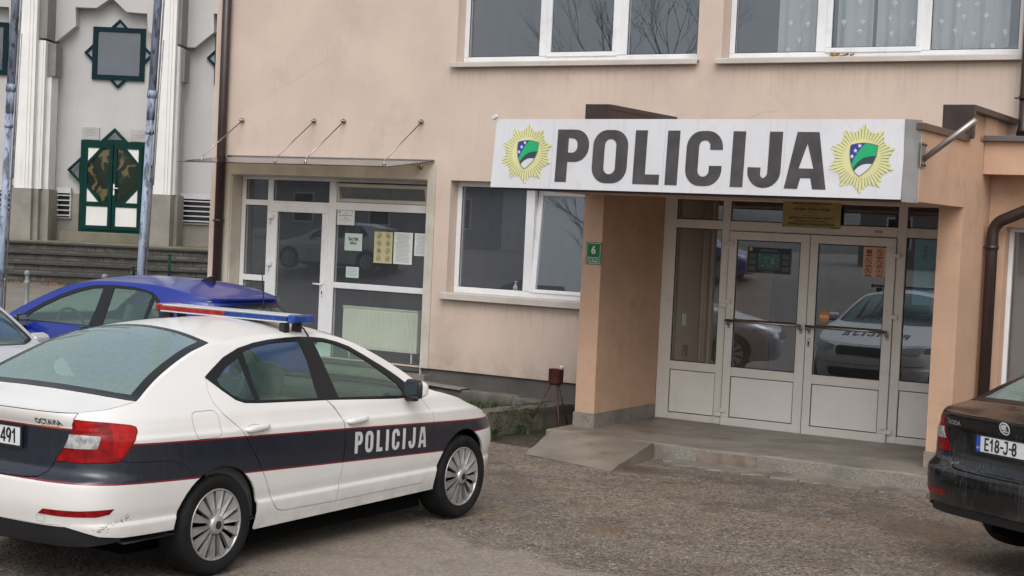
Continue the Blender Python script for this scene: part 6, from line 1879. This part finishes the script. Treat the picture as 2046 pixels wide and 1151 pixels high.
# front skin with the star arch cut, one strip per bay
arch = [(-11.60, 6.265), (-11.14, 6.665), (-11.165, 7.125), (-10.65, 7.13), (-10.27, 7.40), (-9.89, 7.065), (-9.38, 7.05), (-9.345, 6.61), (-8.62, 6.2)]
b = MB()
for k in (-3, -2, -1, 0, 1, 2, 3):
    o = k * BAY
    al = [(x + o, z) for x, z in arch]
    pl = [(al[0][0] - .46, 6.265)] + al + [(al[-1][0], 10.5), (al[0][0] - .46, 10.5)]
    b.prism(pl, 1, -.32, .018)
b.build('arch_fascia', WHITE, WROOT)
def star_pts(cx, cz, s):
    h = s / 2; d = h * 1.32; k = d - h
    return [(cx - h, cz + h), (cx - k, cz + h), (cx, cz + d), (cx + k, cz + h), (cx + h, cz + h), (cx + h, cz + k), (cx + d, cz), (cx + h, cz - k), (cx + h, cz - h), (cx + k, cz - h), (cx, cz - d), (cx - k, cz - h), (cx - h, cz - h), (cx - h, cz - k), (cx - d, cz), (cx - h, cz + k)]
for k in (-2, -1, 0, 1, 2):
    cx, cz = CX + k * BAY, 6.045
    if k == 1: cx = -7.05
    sp = star_pts(cx, cz, 1.31)
    h = .535; sq = [(cx - h, cz - h), (cx + h, cz - h), (cx + h, cz + h), (cx - h, cz + h)]
    tri = []
    for ax, az in ((0, 1), (1, 0), (0, -1), (-1, 0)):
        A = (cx + ax * .79, cz + az * .79); B = (cx + ax * .66 + az * .12, cz + az * .66 + ax * .12); C_ = (cx + ax * .66 - az * .12, cz + az * .66 - ax * .12); tri.append([A, B, C_])
    o = flat('star_window', sp, [sq] + tri, lambda u, v, d: (u, -.06 + d, v), .08, FRAMEG, WROOT)
    for q in [sq] + tri:
        b = MB(); b.face([(x, -.02, z) for x, z in q]); b.build('pane', S_GLASS, o, recalc=False)
    b = MB(); b.box(cx - .6, cx + .6, .0, .018, cz - .6, cz + .6); b.build('blind', M('dim_inside', (.045, .05, .065), .9, var=.5, vs=1.5), o)
# pilasters: front, two stepped layers, capitals and stone base
for k, off in ((-2, 0), (-1, 0), (0, 0), (1, 3.395), (2, 6.84)):
    x = -12.05 + (off if k > 0 else k * BAY)
    w1, w2 = (.27, .36) if k >= 1 else (.38, .58)
    b = MB()
    b.box(x - .21, x + .21, -1.22, -.2, 2.57, 12); b.box(x - .17, x + .13, -1.255, -1.22, 2.57, 12); b.box(x - .06, x + .06, -1.28, -1.255, 2.57, 12)
    b.box(x + .21, x + w1, -1.0, -.19, 2.57, 6.2); b.box(x + .25, x + w1 - .05, -1.03, -1.0, 2.57, 6.2)
    b.box(x + w1, x + w2 - .10, -.75, -.18, 2.57, 5.4)
    o = b.build('pilaster', WHITE2, WROOT)
    b = MB(); b.box(x + .21, x + w1 + .03, -1.03, -.25, 6.25, 12); b.build('capital', CAPS, o)
    b = MB(); b.box(x + w1 - .06, x + w2, -.80, -.24, 5.36, 6.15); b.build('capital', CAPS, o)
    b = MB(); b.box(x - .28, x + .24, -1.30, -.15, 1.2, 2.57, .01); b.box(x + .24, x + w1 - .02, -1.12, -.15, 1.2, 2.56); b.box(x + w1 - .02, x + w2 - .03, -.90, -.15, 1.2, 2.56); b.build('base', STONE, o)
b = MB(); b.box(-26, -10.98, -.05, .015, 1.3, 2.50); b.box(-9.37, 4, -.05, .015, 1.3, 2.50); b.build('plinth', STONE, WROOT)
# louvred vents
LOUV = M('pale_louvre', (.50, .49, .50), .5, var=.08)
for x0, x1 in ((-13.3, -12.65), (-11.52, -11.16), (-8.44, -7.1), (-15.0, -14.6)):
    b = MB(); b.box(x0, x1, -.20, -.055, 2.50, 2.64); b.box(x1 - .03, x1, -.16, -.055, 1.88, 2.50); b.box(x0, x0 + .02, -.16, -.055, 1.88, 2.50); b.box(x0, x1, -.10, -.055, 1.86, 1.90)
    o = b.build('vent', LOUV, WROOT)
    for i in range(5):
        z = 1.93 + i * .125; b = MB(); b.face([(x0, -.19, z), (x1, -.19, z), (x1, -.08, z + .035), (x0, -.08, z + .035)]); b.face([(x0, -.19, z), (x1, -.19, z), (x1, -.19, z + .025), (x0, -.19, z + .025)]); b.build('slat', LOUV, o, recalc=False)
    b = MB(); b.box(x0 + .02, x1 - .03, -.065, -.0555, 1.90, 2.50); b.build('shadow_gap', C_BLACK, o)
# green double door with star points
def green_door():
    x0, x1, z0, z1 = -10.955, -9.305, 1.565, 3.85; xm = (x0 + x1) / 2
    b = MB()
    frame(b, x0, x1, z0, z1, -.16, -.06, .10, .06, .10, .004)
    fr = b.build('door_frame', GREENM, WROOT)
    for a, c, sg in ((x0 + .10, xm - .01, 1), (xm + .01, x1 - .10, -1)):
        d = MB(); frame(d, a, c, z0 + .06, z1 - .10, -.19, -.10, .09, .10, .08, .004); d.box(a + .09, c - .09, -.189, -.10, 2.205, 2.32, .003)
        dr = d.build('door', GREENM, WROOT)
        g = MB(); g.face([(a + .09, -.14, 2.32), (c - .09, -.14, 2.32), (c - .09, -.14, 3.67), (a + .09, -.14, 3.67)]); g.build('pane', PAINTED, dr, recalc=False)
        g = MB(); g.box(a + .09, c - .09, -.17, -.12, z0 + .16, 2.205, .003); g.build('panel', WHITE2, dr)
        oc = a + .09 if sg > 0 else c - .09
        for zc, s2 in ((2.32, 1), (3.67, -1)):
            g = MB(); g.prism([(oc, zc), (oc + .30 * sg, zc), (oc, zc + .34 * s2)], 1, -.165, -.135); g.build('corner_panel', WHITE2, dr)
            g = MB(); q = [(oc + .30 * sg, zc), (oc + .40 * sg, zc), (oc, zc + .45 * s2), (oc, zc + .34 * s2)]; g.prism(q, 1, -.180, -.13); g.build('diagonal_bar', GREENM, dr)
        if sg < 0:
            g = MB(); g.box(a + .02, a + .055, -.205, -.19, 2.50, 2.78, .005); g.tube([(a + .037, -.20, 2.68), (a + .037, -.24, 2.68), (a + .15, -.24, 2.675)], .014, 8); g.build('handle', HANDLEW, dr)
    for pl, gp in (([(xm - .34, z1), (xm + .34, z1), (xm, z1 + .33)], [(xm - .20, z1 + .04), (xm + .20, z1 + .04), (xm, z1 + .24)]), ([(x0, 2.77), (x0, 3.42), (x0 - .33, 3.09)], [(x0 - .03, 2.86), (x0 - .03, 3.33), (x0 - .25, 3.09)]), ([(x1, 2.77), (x1, 3.42), (x1 + .33, 3.09)], [(x1 + .03, 2.86), (x1 + .03, 3.33), (x1 + .25, 3.09)])):
        o = flat('star_point', pl, [gp], lambda u, v, d: (u, -.16 + d, v), .10, GREENM, fr)
        g = MB(); g.face([(x, -.09, z) for x, z in gp]); g.build('pane', S_GLASS, fr, recalc=False)
def painted_glass():
    m, nt, b = nt_new('marbled_stained_glass'); v, _ = coords(nt, (1, 1, 1))
    wv = nt.nodes.new('ShaderNodeTexWave'); nt.links.new(v, wv.inputs['Vector']); wv.inputs['Scale'].default_value = .7; wv.inputs['Distortion'].default_value = 16; wv.inputs['Detail'].default_value = 6; wv.inputs['Detail Scale'].default_value = 2.5
    n = noise_n(nt, v, 2.2, 4)
    o = mix_n(nt, ramp_n(nt, wv.outputs['Fac'], (.55, .95)), (.012, .018, .013), (.12, .10, .045)); o = mix_n(nt, ramp_n(nt, n, (.44, .60)), o, (.012, .020, .014))
    nt.links.new(o, b.inputs['Base Color']); b.inputs['Roughness'].default_value = .08
    return m
PAINTED = painted_glass()
green_door()
for x0, x1, lb in ((-10.97, -10.54, 'small pale wall plaque left above the green star door'), (-9.74, -9.30, 'small pale wall plaque right above the green star door')):
    b = MB(); b.box(x0, x1, -.035, .015, 3.87, 4.18, .004); o = b.build('plaque', M('stone_plaque', (.38, .36, .35), .7), None, (OB.x, OB.y, 0), (0, 0, ANG)); tag(o, lb, 'plaque')
    b = MB()
    for i, w in enumerate((.10, .26, .20)): b.face([(p[0], -.037, p[1]) for p in rect((x0 + x1) / 2, 4.10 - i * .06, w, .014)])
    b.build('inscription', GREY_INK, o, recalc=False)
# landing, sill steps and the stone stair
STEPM = M('weathered_shaded_tread', (.040, .037, .032), .7, var=.4, vs=2.2, bump=.4, bs=25, dirt=((.022, .020, .017), .8, 2.2), streak=.6); STEPT = M('mossy_landing', (.155, .140, .095), .55, var=.25, vs=1.5, dirt=((.075, .085, .035), .5, .8))  # step treads darkened for wet stone and the shadow lines under the nosings
def riser_mat():
    m, nt, b = nt_new('stone_riser_blocks'); v, raw = coords(nt)
    sp = nt.nodes.new('ShaderNodeSeparateXYZ'); nt.links.new(raw, sp.inputs[0]); cb = nt.nodes.new('ShaderNodeCombineXYZ')
    nt.links.new(sp.outputs[0], cb.inputs[0]); nt.links.new(sp.outputs[2], cb.inputs[1])
    br = nt.nodes.new('ShaderNodeTexBrick'); nt.links.new(cb.outputs[0], br.inputs['Vector'])
    for k, val in (('Color1', (.13, .12, .105, 1)), ('Color2', (.075, .068, .058, 1)), ('Mortar', (.02, .018, .016, 1))): br.inputs[k].default_value = val
    br.inputs['Scale'].default_value = 1.0; br.inputs['Mortar Size'].default_value = .012; br.inputs['Brick Width'].default_value = .52; br.inputs['Row Height'].default_value = .225; br.offset = .37
    o = mix_n(nt, ramp_n(nt, noise_n(nt, v, 5, 6, .7), (.42, .62)), br.outputs['Color'], (.050, .046, .038))
    nt.links.new(o, b.inputs['Base Color']); b.inputs['Roughness'].default_value = .7
    return m
RISER = riser_mat()
def stairs(name, boxes, mat):
    b = MB()
    for q in boxes:
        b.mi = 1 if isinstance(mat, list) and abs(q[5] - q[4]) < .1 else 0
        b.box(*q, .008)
    return struct(b.build(name, mat, None, (OB.x, OB.y, 0), (0, 0, ANG)))
stairs('landing', [(-26, 4, -2.05, .0, .3, 1.315), (-11.25, -9.05, -.75, -.0, 1.31, 1.56)], STEPT)
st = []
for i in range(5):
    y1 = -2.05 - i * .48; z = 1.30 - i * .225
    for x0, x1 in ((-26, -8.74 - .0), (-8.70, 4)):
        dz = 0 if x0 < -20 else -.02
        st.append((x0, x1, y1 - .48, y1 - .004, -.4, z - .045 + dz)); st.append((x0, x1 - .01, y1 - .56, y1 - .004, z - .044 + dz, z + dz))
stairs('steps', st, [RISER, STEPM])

# ---------------------------------------------------------------- across the road (mirrored in the panes)
HILL = M('winter_hill', (.12, .12, .11), .95, var=.4, vs=.05)
b = MB(); n = 60; rows = [(80, 0), (110, 4), (150, 8), (220, 12)]
from mathutils import noise as mnoise
gr = {}
for i in range(n + 1):
    a = R(178 + 184 * i / n)
    for j, (r, h) in enumerate(rows):
        hh = h * (.7 + .5 * mnoise.noise(Vector((i * .13, j * .4, 2)))); gr[i, j] = b.bm.verts.new((r * math.cos(a), -5 + r * math.sin(a), hh - 1 if j else -1))
for i in range(n):
    for j in range(len(rows) - 1):
        f = b.bm.faces.new((gr[i, j], gr[i + 1, j], gr[i + 1, j + 1], gr[i, j + 1])); f.smooth = True
struct(b.build('hills', HILL))
def house(x, y, w, d, h, rz, wall, label):
    z = gz(x, y) - .3; root = thing('house', label, 'house', (x, y, z), rz)
    b = MB(); b.box(-w / 2, w / 2, -d / 2, d / 2, 0, h); b.build('wall', wall, root)
    b = MB(); b.prism([(-d / 2 - .5, h + .01), (d / 2 + .5, h + .01), (0, h + d * .38)], 0, -w / 2 - .5, w / 2 + .5); b.build('roof', M('roof_tiles', (.13, .05, .035), .8, var=.2), root)
    for i in range(3):
        for k in range(2):
            b = MB(); xx = -w / 2 + w * (i + .5) / 3; b.box(xx - .6, xx + .6, d / 2, d / 2 + .05, 1.1 + k * 2.8, 2.5 + k * 2.8); wn = b.build('window', PVC, root)
            b = MB(); b.face([(xx - .52, d / 2 + .053, 1.18 + k * 2.8), (xx + .52, d / 2 + .053, 1.18 + k * 2.8), (xx + .52, d / 2 + .053, 2.42 + k * 2.8), (xx - .52, d / 2 + .053, 2.42 + k * 2.8)]); b.build('pane', C_GLOSS, wn, recalc=False)
house(-34, -46, 13, 9, 3.4, 0, M('grey_house_wall', (.34, .33, .33), .9), 'grey house across the road seen only as a reflection in the counter window')
house(-9, -56, 11, 9, 3.2, R(6), M('tan_house_wall', (.26, .22, .18), .9), 'tan house across the road seen only as a reflection in the small window')
def bare_tree(x, y, h, seed, label):
    random.seed(seed); root = thing('bare_tree', label, 'tree', (x, y, gz(x, y)))
    BARK = M('dark_bark', (.045, .038, .034), .9, var=.3, vs=8)
    tr = MB(); cr = MB()
    def grow(b, p, d, l, r, lv):
        q = p + d * l; b.tube([p, p.lerp(q, .5) + Vector((random.gauss(0, .03), random.gauss(0, .03), 0)) * l, q], [r, r * .82, r * .62], 5 if lv else 8, False)
        if lv >= 6: return
        for _ in range(3 if lv < 5 else 2):
            nd = (d + Vector((random.gauss(0, .42), random.gauss(0, .42), random.uniform(0, .35)))).normalized(); grow(cr, p.lerp(q, random.uniform(.6, 1)), nd, l * random.uniform(.62, .8), r * .52, lv + 1)
    grow(tr, Vector((0, 0, -.1)), Vector((0, 0, 1)), h * .28, h * .013, 0)
    tr.build('trunk', BARK, root, recalc=False); cr.build('crown', BARK, root, recalc=False)
bare_tree(-13.5, -27, 11, 3, 'bare tree across the road mirrored in the left upper window')
bare_tree(-6.5, -30, 10, 6, 'bare tree across the road mirrored faintly in the right upper window')
copy_thing(SILVER, (-19.5, -22.5, gz(-19.5, -22.5)), R(80), 'silver hatchback parked across the road seen only mirrored in the counter entrance glass')
copy_thing(BLUE, (-13.0, -24.5, gz(-13, -24.5)), R(-95), 'blue hatchback parked across the road seen only mirrored in the counter window')

# ---------------------------------------------------------------- light, sky, camera
w = bpy.data.worlds.new('World'); SC.world = w; w.use_nodes = True; nt = w.node_tree
bg = nt.nodes['Background']
sky = nt.nodes.new('ShaderNodeTexSky'); sky.sky_type = 'NISHITA'; sky.sun_disc = False; sky.sun_elevation = R(48); sky.sun_rotation = R(150); sky.air_density = 1.6; sky.dust_density = 4; sky.ozone_density = 1
hs = nt.nodes.new('ShaderNodeHueSaturation'); hs.inputs['Saturation'].default_value = .22
nt.links.new(sky.outputs[0], hs.inputs['Color'])
# cloud cover: broken greys over the whole dome
tc = nt.nodes.new('ShaderNodeTexCoord')
cl = ramp_n(nt, noise_n(nt, tc.outputs['Generated'], 2.2, 6, .6), (.3, .75))
mul = mix_n(nt, cl, (.72, .75, .80), (1.0, 1.0, 1.0))
mm = nt.nodes.new('ShaderNodeMix'); mm.data_type = 'RGBA'; mm.blend_type = 'MULTIPLY'; mm.inputs[0].default_value = 1
nt.links.new(hs.outputs[0], mm.inputs[6]); nt.links.new(mul, mm.inputs[7])
nt.links.new(mm.outputs[2], bg.inputs[0]); bg.inputs[1].default_value = .15
sun = bpy.data.lights.new('sun', 'SUN'); sun.energy = .5; sun.angle = R(50); sun.color = (1, .97, .93)
so = link('sun', None); bpy.data.objects.remove(so)
so = bpy.data.objects.new('sun', sun); COL.objects.link(so)
el, az = R(48), R(150)
sd = Vector((math.sin(az) * math.cos(el), math.cos(az) * math.cos(el), math.sin(el)))
so.rotation_euler = sd.to_track_quat('Z', 'Y').to_euler()

cam = bpy.data.cameras.new('camera'); co = bpy.data.objects.new('camera', cam); COL.objects.link(co)
yaw, pit, rol, fpx = .535, -.04, .046, 3169.4
F = Vector((-math.sin(yaw) * math.cos(pit), math.cos(yaw) * math.cos(pit), math.sin(pit))); Rr = Vector((math.cos(yaw), math.sin(yaw), 0)); U = Rr.cross(F)
R2 = Rr * math.cos(rol) + U * math.sin(rol); U2 = -Rr * math.sin(rol) + U * math.cos(rol)
mt = Matrix((R2, U2, -F)).transposed().to_4x4(); mt.translation = CAMP
co.matrix_world = mt
cam.sensor_fit = 'HORIZONTAL'; cam.sensor_width = 36; cam.lens = 36 * fpx / 2046; cam.clip_end = 2000; cam.clip_start = .1
SC.camera = co
SC.view_settings.view_transform = 'Standard'; SC.view_settings.look = 'None'; SC.view_settings.exposure = .56; SC.view_settings.gamma = 1; SC.view_settings.use_curve_mapping = False
SC.cycles.max_bounces = 10; SC.cycles.transparent_max_bounces = 16
